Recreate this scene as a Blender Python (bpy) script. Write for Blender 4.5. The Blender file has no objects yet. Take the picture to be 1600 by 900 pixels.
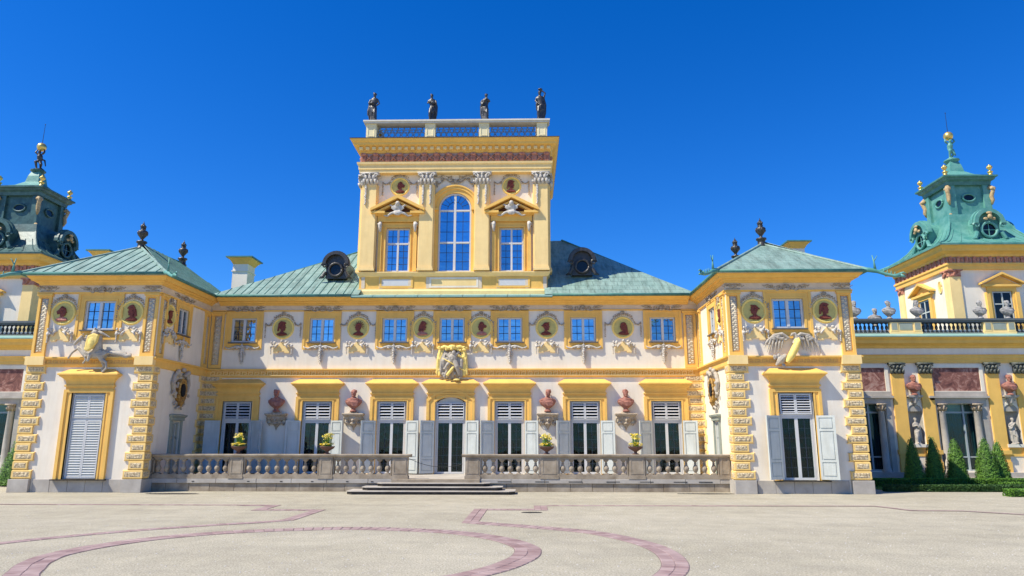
import bpy, bmesh, math, random
from mathutils import Matrix, Vector
R = math.radians
random.seed(7)
sc = bpy.context.scene
C = sc.collection

# ------------------------------------------------------------------ camera
F_PX = 1100.76
pi_, ya_, ro_ = .2113, -.0199, .0006
cy_, sy_, cp_, sp_ = math.cos(ya_), math.sin(ya_), math.cos(pi_), math.sin(pi_)
Fv = Vector((sy_*cp_, cy_*cp_, sp_)); Rv = Vector((cy_, -sy_, 0)); Uv = Rv.cross(Fv)
Rr = Rv*math.cos(ro_) + Uv*math.sin(ro_); Ur = Uv*math.cos(ro_) - Rv*math.sin(ro_)
cam = bpy.data.cameras.new('camera'); camo = bpy.data.objects.new('camera', cam); C.objects.link(camo)
cam.sensor_width = 36; cam.lens = 36*F_PX/1600; cam.clip_end = 3000; cam.clip_start = .1
m = Matrix((Rr, Ur, -Fv)).transposed().to_4x4(); m.translation = (4.2266, -39.94, 2.475)
camo.matrix_world = m
sc.camera = camo

# ------------------------------------------------------------------ light
TRAVEL = Vector((2.0, 1.0, -2.85)).normalized()
elev = math.asin(-TRAVEL.z); azim = math.atan2(-TRAVEL.x, -TRAVEL.y)
w = bpy.data.worlds.new('World'); sc.world = w; w.use_nodes = True
nt = w.node_tree; nt.nodes.clear()
sky = nt.nodes.new('ShaderNodeTexSky'); sky.sky_type = 'NISHITA'; sky.sun_disc = False
sky.sun_elevation = elev; sky.sun_rotation = azim; sky.ozone_density = 3.0; sky.air_density = 1.0; sky.dust_density = .2; sky.altitude = 100
hs = nt.nodes.new('ShaderNodeHueSaturation'); hs.inputs['Saturation'].default_value = 1.42; hs.inputs['Value'].default_value = 1.0
bg = nt.nodes.new('ShaderNodeBackground'); bg.inputs[1].default_value = .098
ow = nt.nodes.new('ShaderNodeOutputWorld')
gr = nt.nodes.new('ShaderNodeMixRGB'); gr.blend_type = 'MULTIPLY'; gr.inputs[0].default_value = 1; gr.inputs[2].default_value = (.62,.96,1.45,1)
nt.links.new(sky.outputs[0], hs.inputs['Color']); nt.links.new(hs.outputs[0], gr.inputs[1]); nt.links.new(gr.outputs[0], bg.inputs[0]); nt.links.new(bg.outputs[0], ow.inputs[0])
sl = bpy.data.lights.new('sun', 'SUN'); sl.energy = 5.0; sl.angle = R(.53); sl.color = (1, .94, .80)
so = bpy.data.objects.new('sun', sl); C.objects.link(so); so.rotation_euler = TRAVEL.to_track_quat('-Z', 'Y').to_euler()
so.location = (-30, -40, 60)
sc.view_settings.view_transform = 'Standard'; sc.view_settings.look = 'None'
sc.view_settings.exposure = .38; sc.view_settings.gamma = 1

# ------------------------------------------------------------------ materials
MATS = {}
def mat(name, col, rough=.7, var=.08, scale=3., bump=0., bscale=40., metal=0., col2=None, stretch=None, detail=5, edge=.5, spec=.4, vor=False, streak=0.):
    if name in MATS: return MATS[name]
    M = bpy.data.materials.new(name); M.use_nodes = True; t = M.node_tree; b = t.nodes['Principled BSDF']
    b.inputs['Roughness'].default_value = rough; b.inputs['Metallic'].default_value = metal
    b.inputs['Specular IOR Level'].default_value = spec
    tc = t.nodes.new('ShaderNodeTexCoord'); mp = t.nodes.new('ShaderNodeMapping')
    geo = t.nodes.new('ShaderNodeNewGeometry')
    t.links.new(geo.outputs['Position'], mp.inputs[0])
    if stretch: mp.inputs['Scale'].default_value = stretch
    n = t.nodes.new('ShaderNodeTexNoise'); n.inputs['Scale'].default_value = scale; n.inputs['Detail'].default_value = detail
    n.inputs['Roughness'].default_value = .62
    t.links.new(mp.outputs[0], n.inputs[0])
    rp = t.nodes.new('ShaderNodeValToRGB'); e = rp.color_ramp.elements
    e[0].position = .5-.22*edge/.5*.8; e[1].position = .5+.22*edge/.5*.8
    c2 = col2 or tuple(min(1, c*(1+var)) for c in col); c1 = tuple(c*(1-var) for c in col) if not col2 else col
    e[0].color = (*c1, 1); e[1].color = (*c2, 1)
    t.links.new(n.outputs[0], rp.inputs[0]); t.links.new(rp.outputs[0], b.inputs['Base Color'])
    if streak:
        m2 = t.nodes.new('ShaderNodeMapping'); m2.inputs['Scale'].default_value = (1.0, 1.0, .13) if streak > 0 else (1, .2, .2)
        t.links.new(geo.outputs['Position'], m2.inputs[0])
        n3 = t.nodes.new('ShaderNodeTexNoise'); n3.inputs['Scale'].default_value = 3.1; n3.inputs['Detail'].default_value = 8; n3.inputs['Roughness'].default_value = .7
        t.links.new(m2.outputs[0], n3.inputs[0])
        r3 = t.nodes.new('ShaderNodeValToRGB'); e3 = r3.color_ramp.elements; e3[0].position = .34; e3[1].position = .56
        k3 = 1-abs(streak); e3[0].color = (k3, k3*.98, k3*.95, 1); e3[1].color = (1, 1, 1, 1)
        x3 = t.nodes.new('ShaderNodeMixRGB'); x3.blend_type = 'MULTIPLY'; x3.inputs[0].default_value = 1
        t.links.new(n3.outputs[0], r3.inputs[0]); t.links.new(rp.outputs[0], x3.inputs[1]); t.links.new(r3.outputs[0], x3.inputs[2]); t.links.new(x3.outputs[0], b.inputs['Base Color'])
    if bump:
        if vor:
            n2 = t.nodes.new('ShaderNodeTexVoronoi'); n2.inputs['Scale'].default_value = bscale
        else:
            n2 = t.nodes.new('ShaderNodeTexNoise'); n2.inputs['Scale'].default_value = bscale; n2.inputs['Detail'].default_value = 4
        t.links.new(geo.outputs['Position'], n2.inputs[0])
        bp = t.nodes.new('ShaderNodeBump'); bp.inputs['Strength'].default_value = bump; bp.inputs['Distance'].default_value = .03
        t.links.new(n2.outputs[0], bp.inputs['Height']); t.links.new(bp.outputs[0], b.inputs['Normal'])
    MATS[name] = M
    return M
PL = mat('plaster_white', (.84,.755,.61), .85, .06, .6, .18, 30, streak=.06)
YE = mat('plaster_yellow', (.87,.52,.125), .8, .07, 1.3, .15, 30, streak=.06)
YP = mat('plaster_pale_yellow', (.93,.675,.29), .8, .06, 1.3, .12, 30, streak=.06)
FZ = mat('frieze_beige', (.70,.57,.41), .85, .08, 2.5, .1, 30)
VM = mat('vermiculated', (.42,.31,.18), .9, col2=(.74,.60,.37), scale=13, bump=.8, bscale=16, edge=.25, detail=2)
ST = mat('stucco_relief', (.44,.39,.32), .85, col2=(.70,.65,.57), scale=7, bump=.5, bscale=24)
SM = mat('stucco_grey', (.37,.32,.25), .85, col2=(.52,.46,.37), scale=5, bump=.6, bscale=22)
SG = mat('stucco_weathered', (.30,.225,.15), .9, col2=(.55,.45,.32), scale=8, bump=.4, bscale=22)
STN = mat('terrace_stone', (.24,.185,.125), .9, col2=(.43,.355,.26), scale=1.7, bump=.35, bscale=35)
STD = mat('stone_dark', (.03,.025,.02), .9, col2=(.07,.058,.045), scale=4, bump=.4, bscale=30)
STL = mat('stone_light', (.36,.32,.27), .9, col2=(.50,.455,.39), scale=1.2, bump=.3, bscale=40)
CU = mat('copper_roof', (.17,.28,.235), .6, col2=(.32,.43,.36), scale=1.6, bump=.25, bscale=6, edge=1.0, streak=-.45)
CD = mat('copper_dark', (.045,.14,.115), .5, col2=(.09,.24,.195), scale=2.2, bump=.1, bscale=10)
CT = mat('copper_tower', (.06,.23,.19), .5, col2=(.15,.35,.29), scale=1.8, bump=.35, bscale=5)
CB = mat('copper_shaded', (.03,.075,.072), .45, col2=(.075,.16,.145), scale=2.5, bump=.3, bscale=6)  # copper with the left tower's shade mixed into its colour
BR = mat('bronze_dark', (.018,.017,.017), .4, col2=(.055,.05,.045), scale=7, bump=.3, bscale=20, spec=.6)
GO = mat('gilding', (.75,.52,.15), .35, .15, 6, .2, 20, metal=.75)
GY = mat('gilt_plaster', (.90,.66,.18), .6, .1, 6, .3, 20)
TC = mat('terracotta', (.23,.085,.06), .8, col2=(.42,.19,.14), scale=6, bump=.3, bscale=25)
PB = mat('portrait_brown', (.13,.025,.018), .7, col2=(.26,.065,.04), scale=9, bump=.3, bscale=22)
PR = mat('portrait_red', (.42,.13,.09), .7, col2=(.55,.26,.2), scale=12)
MF = mat('medallion_field', (.60,.50,.16), .8, .12, 4)
WH = mat('white_paint', (.62,.61,.58), .5, .04, 3)
SH = mat('shutter_grey', (.54,.56,.51), .6, .06, 2, .1, 20, streak=.12)
SH2 = mat('shutter_panel_line', (.36,.41,.42), .6, .05, 2)
LD = mat('lead_bars', (.02,.035,.06), .6, .1, 4)
RF = mat('red_frieze', (.38,.12,.07), .8, col2=(.60,.30,.2), scale=7, bump=.3, bscale=20)
RFB = mat('red_frieze_ground', (.45,.3,.24), .8, .1, 5)
SIL = mat('sill_dark', (.12,.11,.10), .6, .1, 5)
CUR = mat('curtain', (.009,.015,.016), .9, .2, 3, stretch=(6,6,.3))
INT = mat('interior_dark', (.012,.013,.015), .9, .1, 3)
LAT = mat('lattice_blue_grey', (.20,.28,.38), .6, .15, 5)
GRP = mat('panel_grey_green', (.30,.33,.27), .8, .1, 3)
STB = mat('baluster_black', (.018,.02,.022), .6, .2, 4)
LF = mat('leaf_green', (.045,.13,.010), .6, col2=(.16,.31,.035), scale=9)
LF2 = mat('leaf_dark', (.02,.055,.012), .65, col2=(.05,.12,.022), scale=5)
FL = mat('petal_yellow', (.9,.66,.015), .6, .12, 8)
FL2 = mat('petal_pale', (.85,.74,.25), .6, .12, 8)
GR = mat('lawn_green', (.07,.14,.02), .8, col2=(.13,.22,.04), scale=6, bump=.5, bscale=40)
PK = mat('planter_brown', (.14,.07,.05), .7, .2, 6)
WIRE = mat('wire_black', (.02,.02,.02), .5)
def brickmat():
    M = bpy.data.materials.new('clinker_brick'); M.use_nodes = True; t = M.node_tree; b = t.nodes['Principled BSDF']
    b.inputs['Roughness'].default_value = .85
    oi = t.nodes.new('ShaderNodeObjectInfo'); geo = t.nodes.new('ShaderNodeNewGeometry')
    n = t.nodes.new('ShaderNodeTexNoise'); n.inputs['Scale'].default_value = 2.2; n.inputs['Detail'].default_value = 8
    t.links.new(geo.outputs['Position'], n.inputs[0])
    a = t.nodes.new('ShaderNodeMath'); a.operation = 'MULTIPLY_ADD'; a.inputs[1].default_value = .35; 
    t.links.new(oi.outputs['Random'], a.inputs[0]); t.links.new(n.outputs[0], a.inputs[2])
    rp = t.nodes.new('ShaderNodeValToRGB'); e = rp.color_ramp.elements
    e[0].position = .38; e[1].position = .9; e[0].color = (.24,.15,.14,1); e[1].color = (.40,.29,.265,1)
    t.links.new(a.outputs[0], rp.inputs[0]); t.links.new(rp.outputs[0], b.inputs['Base Color'])
    return M
BK = brickmat()
def gravelmat():
    M = bpy.data.materials.new('gravel'); M.use_nodes = True; t = M.node_tree; b = t.nodes['Principled BSDF']
    b.inputs['Roughness'].default_value = .95; b.inputs['Specular IOR Level'].default_value = .2
    geo = t.nodes.new('ShaderNodeNewGeometry')
    def noise(s, d, rough=.6):
        n = t.nodes.new('ShaderNodeTexNoise'); n.inputs['Scale'].default_value = s; n.inputs['Detail'].default_value = d
        n.inputs['Roughness'].default_value = rough; t.links.new(geo.outputs['Position'], n.inputs[0]); return n
    def ramp(n, p0, c0, p1, c1):
        r = t.nodes.new('ShaderNodeValToRGB'); e = r.color_ramp.elements
        e[0].position, e[1].position = p0, p1; e[0].color = (*c0, 1); e[1].color = (*c1, 1)
        t.links.new(n.outputs[0], r.inputs[0]); return r
    def mix(a, b_, mode, fac=1.):
        x = t.nodes.new('ShaderNodeMixRGB'); x.blend_type = mode; x.inputs[0].default_value = fac
        t.links.new(a.outputs[0], x.inputs[1]); t.links.new(b_.outputs[0], x.inputs[2]); return x
    big = ramp(noise(.16, 6), .35, (.455,.415,.315), .65, (.54,.495,.385))
    mid = ramp(noise(1.3, 8, .75), .34, (.86,.86,.865), .6, (1.04,1.035,1.02))
    fine = ramp(noise(24, 5, .85), .37, (.45,.43,.41), .60, (1.14,1.14,1.13))
    vor = t.nodes.new('ShaderNodeTexVoronoi'); vor.inputs['Scale'].default_value = 14; t.links.new(geo.outputs['Position'], vor.inputs[0])
    vr = t.nodes.new('ShaderNodeValToRGB'); e = vr.color_ramp.elements; e[0].position = .05; e[1].position = .14
    e[0].color = (.45,.42,.4,1); e[1].color = (1,1,1,1); t.links.new(vor.outputs[0], vr.inputs[0])
    mp = t.nodes.new('ShaderNodeMapping'); mp.inputs['Rotation'].default_value = (0,0,.12); mp.inputs['Scale'].default_value = (.10,1.1,1); t.links.new(geo.outputs['Position'], mp.inputs[0])
    tn = t.nodes.new('ShaderNodeTexNoise'); tn.inputs['Scale'].default_value = 1.0; tn.inputs['Detail'].default_value = 6; t.links.new(mp.outputs[0], tn.inputs[0])
    big = mix(big, ramp(tn, .38, (.95,.95,.955), .62, (1.03,1.03,1.02)), 'MULTIPLY')
    x = mix(mix(mix(big, mid, 'MULTIPLY'), fine, 'MULTIPLY', .95), vr, 'MULTIPLY', .7)
    t.links.new(x.outputs[0], b.inputs['Base Color'])
    bp = t.nodes.new('ShaderNodeBump'); bp.inputs['Strength'].default_value = .55; bp.inputs['Distance'].default_value = .03
    t.links.new(noise(22, 5, .8).outputs[0], bp.inputs['Height']); t.links.new(bp.outputs[0], b.inputs['Normal'])
    return M
GV = gravelmat()
def paintmat():
    M = bpy.data.materials.new('faded_fresco'); M.use_nodes = True; t = M.node_tree; b = t.nodes['Principled BSDF']
    b.inputs['Roughness'].default_value = .8
    geo = t.nodes.new('ShaderNodeNewGeometry'); n = t.nodes.new('ShaderNodeTexNoise')
    n.inputs['Scale'].default_value = 1.7; n.inputs['Detail'].default_value = 9; n.inputs['Roughness'].default_value = .7; n.inputs['Distortion'].default_value = 1.5
    t.links.new(geo.outputs['Position'], n.inputs[0])
    rp = t.nodes.new('ShaderNodeValToRGB'); e = rp.color_ramp.elements
    e[0].position = .35; e[0].color = (.10,.035,.03,1); e[1].position = .68; e[1].color = (.42,.3,.25,1)
    k = rp.color_ramp.elements.new(.5); k.color = (.25,.10,.075,1)
    k = rp.color_ramp.elements.new(.58); k.color = (.40,.22,.17,1)
    t.links.new(n.outputs[0], rp.inputs[0]); t.links.new(rp.outputs[0], b.inputs['Base Color'])
    return M
FR = paintmat()
def glassmat(name, refl, tint, dark, trans):
    M = bpy.data.materials.new(name); M.use_nodes = True; t = M.node_tree; t.nodes.clear()
    o = t.nodes.new('ShaderNodeOutputMaterial'); mx = t.nodes.new('ShaderNodeMixShader')
    g = t.nodes.new('ShaderNodeBsdfGlossy'); g.inputs['Roughness'].default_value = .03; g.inputs['Color'].default_value = (*tint, 1)
    if trans:
        d = t.nodes.new('ShaderNodeBsdfTransparent'); d.inputs[0].default_value = (*dark, 1)
    else:
        d = t.nodes.new('ShaderNodeBsdfDiffuse'); d.inputs[0].default_value = (*dark, 1)
    geo = t.nodes.new('ShaderNodeNewGeometry'); n = t.nodes.new('ShaderNodeTexNoise'); n.inputs['Scale'].default_value = 2.3
    t.links.new(geo.outputs['Position'], n.inputs[0])
    bp = t.nodes.new('ShaderNodeBump'); bp.inputs['Strength'].default_value = .35; bp.inputs['Distance'].default_value = .03
    t.links.new(n.outputs[0], bp.inputs['Height']); t.links.new(bp.outputs[0], g.inputs['Normal'])
    oi = t.nodes.new('ShaderNodeObjectInfo'); mr = t.nodes.new('ShaderNodeMapRange'); mr.inputs['To Min'].default_value = refl*.72; mr.inputs['To Max'].default_value = min(1, refl*1.18)
    t.links.new(oi.outputs['Random'], mr.inputs['Value']); t.links.new(mr.outputs[0], mx.inputs[0])
    t.links.new(d.outputs[0], mx.inputs[1]); t.links.new(g.outputs[0], mx.inputs[2]); t.links.new(mx.outputs[0], o.inputs[0])
    return M
GL_UP = glassmat('glass_upper', .72, (.58,.70,.80), (.01,.02,.035), False)
GL_LO = glassmat('glass_lower', .035, (.8,.9,.9), (.6,.72,.74), True)

# ------------------------------------------------------------------ mesh builder
class MB:
    def __init__(s): s.v = []; s.f = []
    def add(s, vs, fs):
        k = len(s.v); s.v += [tuple(p) for p in vs]; s.f += [tuple(i+k for i in f) for f in fs]; return s
    def box(s, x0, x1, y0, y1, z0, z1):
        return s.add([(x0,y0,z0),(x1,y0,z0),(x1,y1,z0),(x0,y1,z0),(x0,y0,z1),(x1,y0,z1),(x1,y1,z1),(x0,y1,z1)],
                     [(0,3,2,1),(4,5,6,7),(0,1,5,4),(1,2,6,5),(2,3,7,6),(3,0,4,7)])
    def fbox(s, x0, x1, z0, z1, y, d, b):   # block proud of a wall: back at y, front at y-d, front face bevelled by b
        return s.add([(x0,y,z0),(x1,y,z0),(x1,y,z1),(x0,y,z1),(x0,y-d+b,z0),(x1,y-d+b,z0),(x1,y-d+b,z1),(x0,y-d+b,z1),
                      (x0+b,y-d,z0+b),(x1-b,y-d,z0+b),(x1-b,y-d,z1-b),(x0+b,y-d,z1-b)],
                     [(0,1,5,4),(1,2,6,5),(2,3,7,6),(3,0,4,7),(4,5,9,8),(5,6,10,9),(6,7,11,10),(7,4,8,11),(8,9,10,11),(3,2,1,0)])
    def prism(s, poly, y0, y1):    # poly in (x,z), extruded y0 (front) .. y1 (back)
        n = len(poly)
        vs = [(x,y0,z) for x,z in poly] + [(x,y1,z) for x,z in poly]
        fs = [tuple(range(n)), tuple(range(2*n-1, n-1, -1))] + [(i, i+n, (i+1)%n+n, (i+1)%n) for i in range(n)]
        return s.add(vs, fs)
    def prismx(s, poly, x0, x1):   # poly in (y,z), extruded along x
        n = len(poly)
        vs = [(x0,y,z) for y,z in poly] + [(x1,y,z) for y,z in poly]
        return s.add(vs, [tuple(range(n)), tuple(range(2*n-1, n-1, -1))] + [(i, i+n, (i+1)%n+n, (i+1)%n) for i in range(n)])
    def prismz(s, poly, z0, z1):
        n = len(poly)
        vs = [(x,y,z0) for x,y in poly] + [(x,y,z1) for x,y in poly]
        return s.add(vs, [tuple(range(n-1,-1,-1)), tuple(range(n, 2*n))] + [(i, (i+1)%n, (i+1)%n+n, i+n) for i in range(n)])
    def frame(s, x0, x1, z0, z1, w, y0, y1, wb=None, wt=None):
        wb = w if wb is None else wb; wt = w if wt is None else wt
        s.box(x0, x0+w, y0, y1, z0, z1); s.box(x1-w, x1, y0, y1, z0, z1)
        if wb: s.box(x0+w, x1-w, y0, y1, z0, z0+wb)
        if wt: s.box(x0+w, x1-w, y0, y1, z1-wt, z1)
        return s
    def lathe(s, prof, c=(0,0,0), n=12, sx=1., sy=1., a0=0.):
        vs = []; fs = []; m_ = len(prof)
        for r, z in prof:
            for k in range(n):
                a = a0+2*math.pi*k/n; vs.append((c[0]+r*sx*math.cos(a), c[1]+r*sy*math.sin(a), c[2]+z))
        for i in range(m_-1):
            for k in range(n):
                a, b = i*n+k, i*n+(k+1)%n; fs.append((a, b, b+n, a+n))
        fs.append(tuple(range(n-1,-1,-1))); fs.append(tuple(range((m_-1)*n, m_*n)))
        return s.add(vs, fs)
    def blob(s, c, r, n=8, m_=5):
        rx, ry, rz = (r,r,r) if not isinstance(r, tuple) else r
        vs = [(c[0], c[1], c[2]-rz)]; fs = []
        for i in range(1, m_):
            p = math.pi*i/m_ - math.pi/2
            for k in range(n):
                a = 2*math.pi*k/n; vs.append((c[0]+rx*math.cos(p)*math.cos(a), c[1]+ry*math.cos(p)*math.sin(a), c[2]+rz*math.sin(p)))
        vs.append((c[0], c[1], c[2]+rz)); t_ = len(vs)-1
        for k in range(n):
            fs.append((0, 1+(k+1)%n, 1+k)); fs.append((t_, t_-n+k, t_-n+(k+1)%n))
        for i in range(m_-2):
            for k in range(n):
                a, b = 1+i*n+k, 1+i*n+(k+1)%n; fs.append((a, b, b+n, a+n))
        return s.add(vs, fs)
    def tube(s, pts, r, n=6):
        pts = [Vector(p) for p in pts]; k_ = len(pts)
        rs = r if isinstance(r, (list, tuple)) else [r]*k_
        vs = []; fs = []; up = None
        for i, p in enumerate(pts):
            d = (pts[min(i+1,k_-1)]-pts[max(i-1,0)]);
            d = d.normalized() if d.length > 1e-9 else Vector((0,0,1))
            if up is None:
                up = d.orthogonal().normalized()
            a = (up - d*up.dot(d)); a = a.normalized() if a.length > 1e-6 else d.orthogonal().normalized()
            up = a; b = d.cross(a)
            for k in range(n):
                q = 2*math.pi*k/n; vs.append(p + (a*math.cos(q)+b*math.sin(q))*rs[i])
        for i in range(k_-1):
            for k in range(n):
                a, b = i*n+k, i*n+(k+1)%n; fs.append((a, b, b+n, a+n))
        fs.append(tuple(range(n-1,-1,-1))); fs.append(tuple(range((k_-1)*n, k_*n)))
        return s.add(vs, fs)
    def sweep(s, prof, path, closed=False):   # prof [(out, z)], path [(x,y)], outward = right of travel
        n = len(path); m_ = len(prof); offs = []
        for i in range(n):
            p = Vector(path[i])
            def nd(a, b):
                d = (Vector(path[b])-Vector(path[a])).normalized(); return Vector((d.y, -d.x))
            if closed: n1, n2 = nd(i-1, i), nd(i, (i+1)%n)
            else:
                n1 = nd(i-1, i) if i else nd(0, 1); n2 = nd(i, i+1) if i < n-1 else n1
            b = (n1+n2); b = b/(b.dot(n1)); offs.append(b)
        vs = [(path[i][0]+offs[i].x*o, path[i][1]+offs[i].y*o, z) for i in range(n) for o, z in prof]
        fs = []
        for i in range(n if closed else n-1):
            j = (i+1)%n
            for k in range(m_):
                l = (k+1)%m_; fs.append((i*m_+k, j*m_+k, j*m_+l, i*m_+l))
        if not closed: fs += [tuple(range(m_)), tuple(range(n*m_-1, (n-1)*m_-1, -1))]
        return s.add(vs, fs)
    def xf(s, M):
        s.v = [tuple(M @ Vector(p)) for p in s.v]; return s
    def mesh(s, name, mt, smooth=False, recalc=True):
        me = bpy.data.meshes.new(name); me.from_pydata(s.v, [], s.f)
        if recalc:
            b = bmesh.new(); b.from_mesh(me); bmesh.ops.recalc_face_normals(b, faces=b.faces); b.to_mesh(me); b.free()
        me.materials.append(mt)
        if smooth: me.polygons.foreach_set('use_smooth', [True]*len(me.polygons))
        me.update(); return me
def fuse(mb, mt, vox, name='relief', smooth=True, noise=0.):
    me = mb.mesh(name, mt, False)
    o = bpy.data.objects.new('tmp', me); C.objects.link(o)
    md = o.modifiers.new('r', 'REMESH'); md.mode = 'VOXEL'; md.voxel_size = vox; md.use_smooth_shade = smooth
    sm = o.modifiers.new('s', 'SMOOTH'); sm.iterations = 1; sm.factor = .4
    bpy.context.view_layer.update()
    dg = bpy.context.evaluated_depsgraph_get()
    out = bpy.data.meshes.new_from_object(o.evaluated_get(dg)); out.name = name
    bpy.data.objects.remove(o)
    if not out.materials: out.materials.append(mt)
    if smooth: out.polygons.foreach_set('use_smooth', [True]*len(out.polygons))
    return out
# ------------------------------------------------------------------ object tree
WM = {}
def mtx(loc, rot=0., scale=1.):
    S = Matrix.Diagonal((*((scale,)*3 if not isinstance(scale, tuple) else scale), 1))
    return Matrix.Translation(loc) @ Matrix.Rotation(rot, 4, 'Z') @ S
def thing(name, label, cat, loc=(0,0,0), rot=0., group=None, me=None, kind=None, M=None, scale=1.):
    o = bpy.data.objects.new(name, me); C.objects.link(o)
    M = M or mtx(loc, rot, scale); o.matrix_basis = M; WM[o] = M
    if label: o['label'] = label
    if cat: o['category'] = cat
    if group: o['group'] = group
    if kind: o['kind'] = kind
    return o
def part(name, me, parent, loc=(0,0,0), rot=0., M=None, label=None, kind=None, scale=1., rel=None):
    """rel = matrix relative to the parent; else loc/rot in world space"""
    o = bpy.data.objects.new(name, me); C.objects.link(o); o.parent = parent
    if rel is not None: o.matrix_basis = rel; WM[o] = WM[parent] @ rel
    else:
        W_ = M or mtx(loc, rot, scale); o.matrix_basis = WM[parent].inverted() @ W_; WM[o] = W_
    if label: o['label'] = label
    if kind: o['kind'] = kind
    return o
def dup(o, M, parent=None):
    c = o.copy(); C.objects.link(c)
    if parent is None: c.matrix_basis = M
    else: c.parent = parent; c.matrix_basis = o.matrix_basis.copy()
    WM[c] = M if parent is None else WM[parent] @ c.matrix_basis
    for ch in list(o.children): dup(ch, None, c)
    return c
CACHE = {}
def cached(key, fn):
    if key not in CACHE: CACHE[key] = fn()
    return CACHE[key]
def wallmesh(x0, x1, z0, z1, holes, depth, mt, arch=None):
    """front face at y=0 with rectangular holes (hx0,hx1,hz0,hz1) and reveals to y=depth"""
    xs = sorted({x0, x1, *[h[0] for h in holes], *[h[1] for h in holes]}); zs = sorted({z0, z1, *[h[2] for h in holes], *[h[3] for h in holes]})
    mb = MB()
    for i in range(len(xs)-1):
        for j in range(len(zs)-1):
            cx, cz = (xs[i]+xs[i+1])/2, (zs[j]+zs[j+1])/2
            if any(h[0] < cx < h[1] and h[2] < cz < h[3] for h in holes): continue
            mb.add([(xs[i],0,zs[j]),(xs[i+1],0,zs[j]),(xs[i+1],0,zs[j+1]),(xs[i],0,zs[j+1])], [(0,1,2,3)])
    for a, b, c, d in holes:
        mb.add([(a,0,c),(b,0,c),(b,0,d),(a,0,d),(a,depth,c),(b,depth,c),(b,depth,d),(a,depth,d)],
               [(0,4,5,1),(1,5,6,2),(2,6,7,3),(3,7,4,0),(4,7,6,5)])
    return mb.mesh('wall', mt, recalc=False)
def spiral(mb, cx, cz, r, turns, y, t, flip=1, a0=0., n=18):
    pts = []
    for i in range(n+1):
        k = i/n; a = a0 + turns*2*math.pi*k; q = r*(1-.85*k)
        pts.append((cx+flip*q*math.cos(a), y, cz+q*math.sin(a)))
    mb.tube(pts, [t*(1-.5*i/n) for i in range(n+1)], 5)
def beads(mb, pts, r, y, rnd, step=1):
    for x, z in pts:
        q = r*rnd.uniform(.75, 1.25); mb.blob((x+rnd.uniform(-.2,.2)*r, y-rnd.uniform(0,.4)*r, z+rnd.uniform(-.2,.2)*r), (q, q*.8, q), 5, 4)
def curve(p0, p1, sag, n):
    return [(p0[0]+(p1[0]-p0[0])*i/n, p0[1]+(p1[1]-p0[1])*i/n - sag*4*(i/n)*(1-i/n)) for i in range(n+1)]
# ================================================================== ground
g = MB(); g.add([(-900,-200,0),(900,-200,0),(900,1200,0),(-900,1200,0)], [(0,1,2,3)])
# one big sheet reaching the horizon, finer near the court
thing('ground', 'pale compacted gravel forecourt with scattered grit', None, me=g.mesh('ground', GV, recalc=False), kind='structure')
def polar(cx, cy, r, a): return (cx+r*math.cos(a), cy+r*math.sin(a))
def brick_mesh(l, w_, h=.016, b=.006):
    mb = MB(); x, y = l/2, w_/2
    mb.add([(-x,-y,-.02),(x,-y,-.02),(x,y,-.02),(-x,y,-.02),(-x,-y,h-b),(x,-y,h-b),(x,y,h-b),(-x,y,h-b),(-x+b,-y+b,h),(x-b,-y+b,h),(x-b,y-b,h),(-x+b,y-b,h)],
           [(0,1,5,4),(1,2,6,5),(2,3,7,6),(3,0,4,7),(4,5,9,8),(5,6,10,9),(6,7,11,10),(7,4,8,11),(8,9,10,11)])
    return mb.mesh('brick', BK)
def ring(name, label, cx, cy, r0, r1, arcs, nt_, ncol=2):
    root = thing(name, label, 'paving', (cx, cy, 0), kind='structure')
    bed = MB(); wd = (r1-r0)/ncol
    rnd = random.Random(int(r0*100))
    me = brick_mesh(wd*.965, 2*math.pi*(r0+r1)/2/nt_*.93)
    for a0, a1 in arcs:
        n = max(4, int((a1-a0)/.05))
        for i in range(n):
            b0, b1 = a0+(a1-a0)*i/n, a0+(a1-a0)*(i+1)/n
            p = [polar(0,0,r0-.01,b0), polar(0,0,r1+.01,b0), polar(0,0,r1+.01,b1), polar(0,0,r0-.01,b1)]
            bed.add([(x,y,.004) for x,y in p], [(0,1,2,3)])
        i = 0; a = a0 + math.pi/nt_
        while a < a1:
            for c in range(ncol):
                rr = r0+wd*(c+.5); M = Matrix.Translation((*polar(0,0,rr,a), rnd.uniform(-.003,.003))) @ Matrix.Rotation(a+rnd.uniform(-.01,.01), 4, 'Z')
                part('brick', me, root, rel=M)
            a += 2*math.pi/nt_
    part('mortar_bed', bed.mesh('mortar_bed', BKJ, recalc=False), root, rel=Matrix())
BKJ = mat('brick_joint', (.19,.14,.13), .95, .15, 12)
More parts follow.
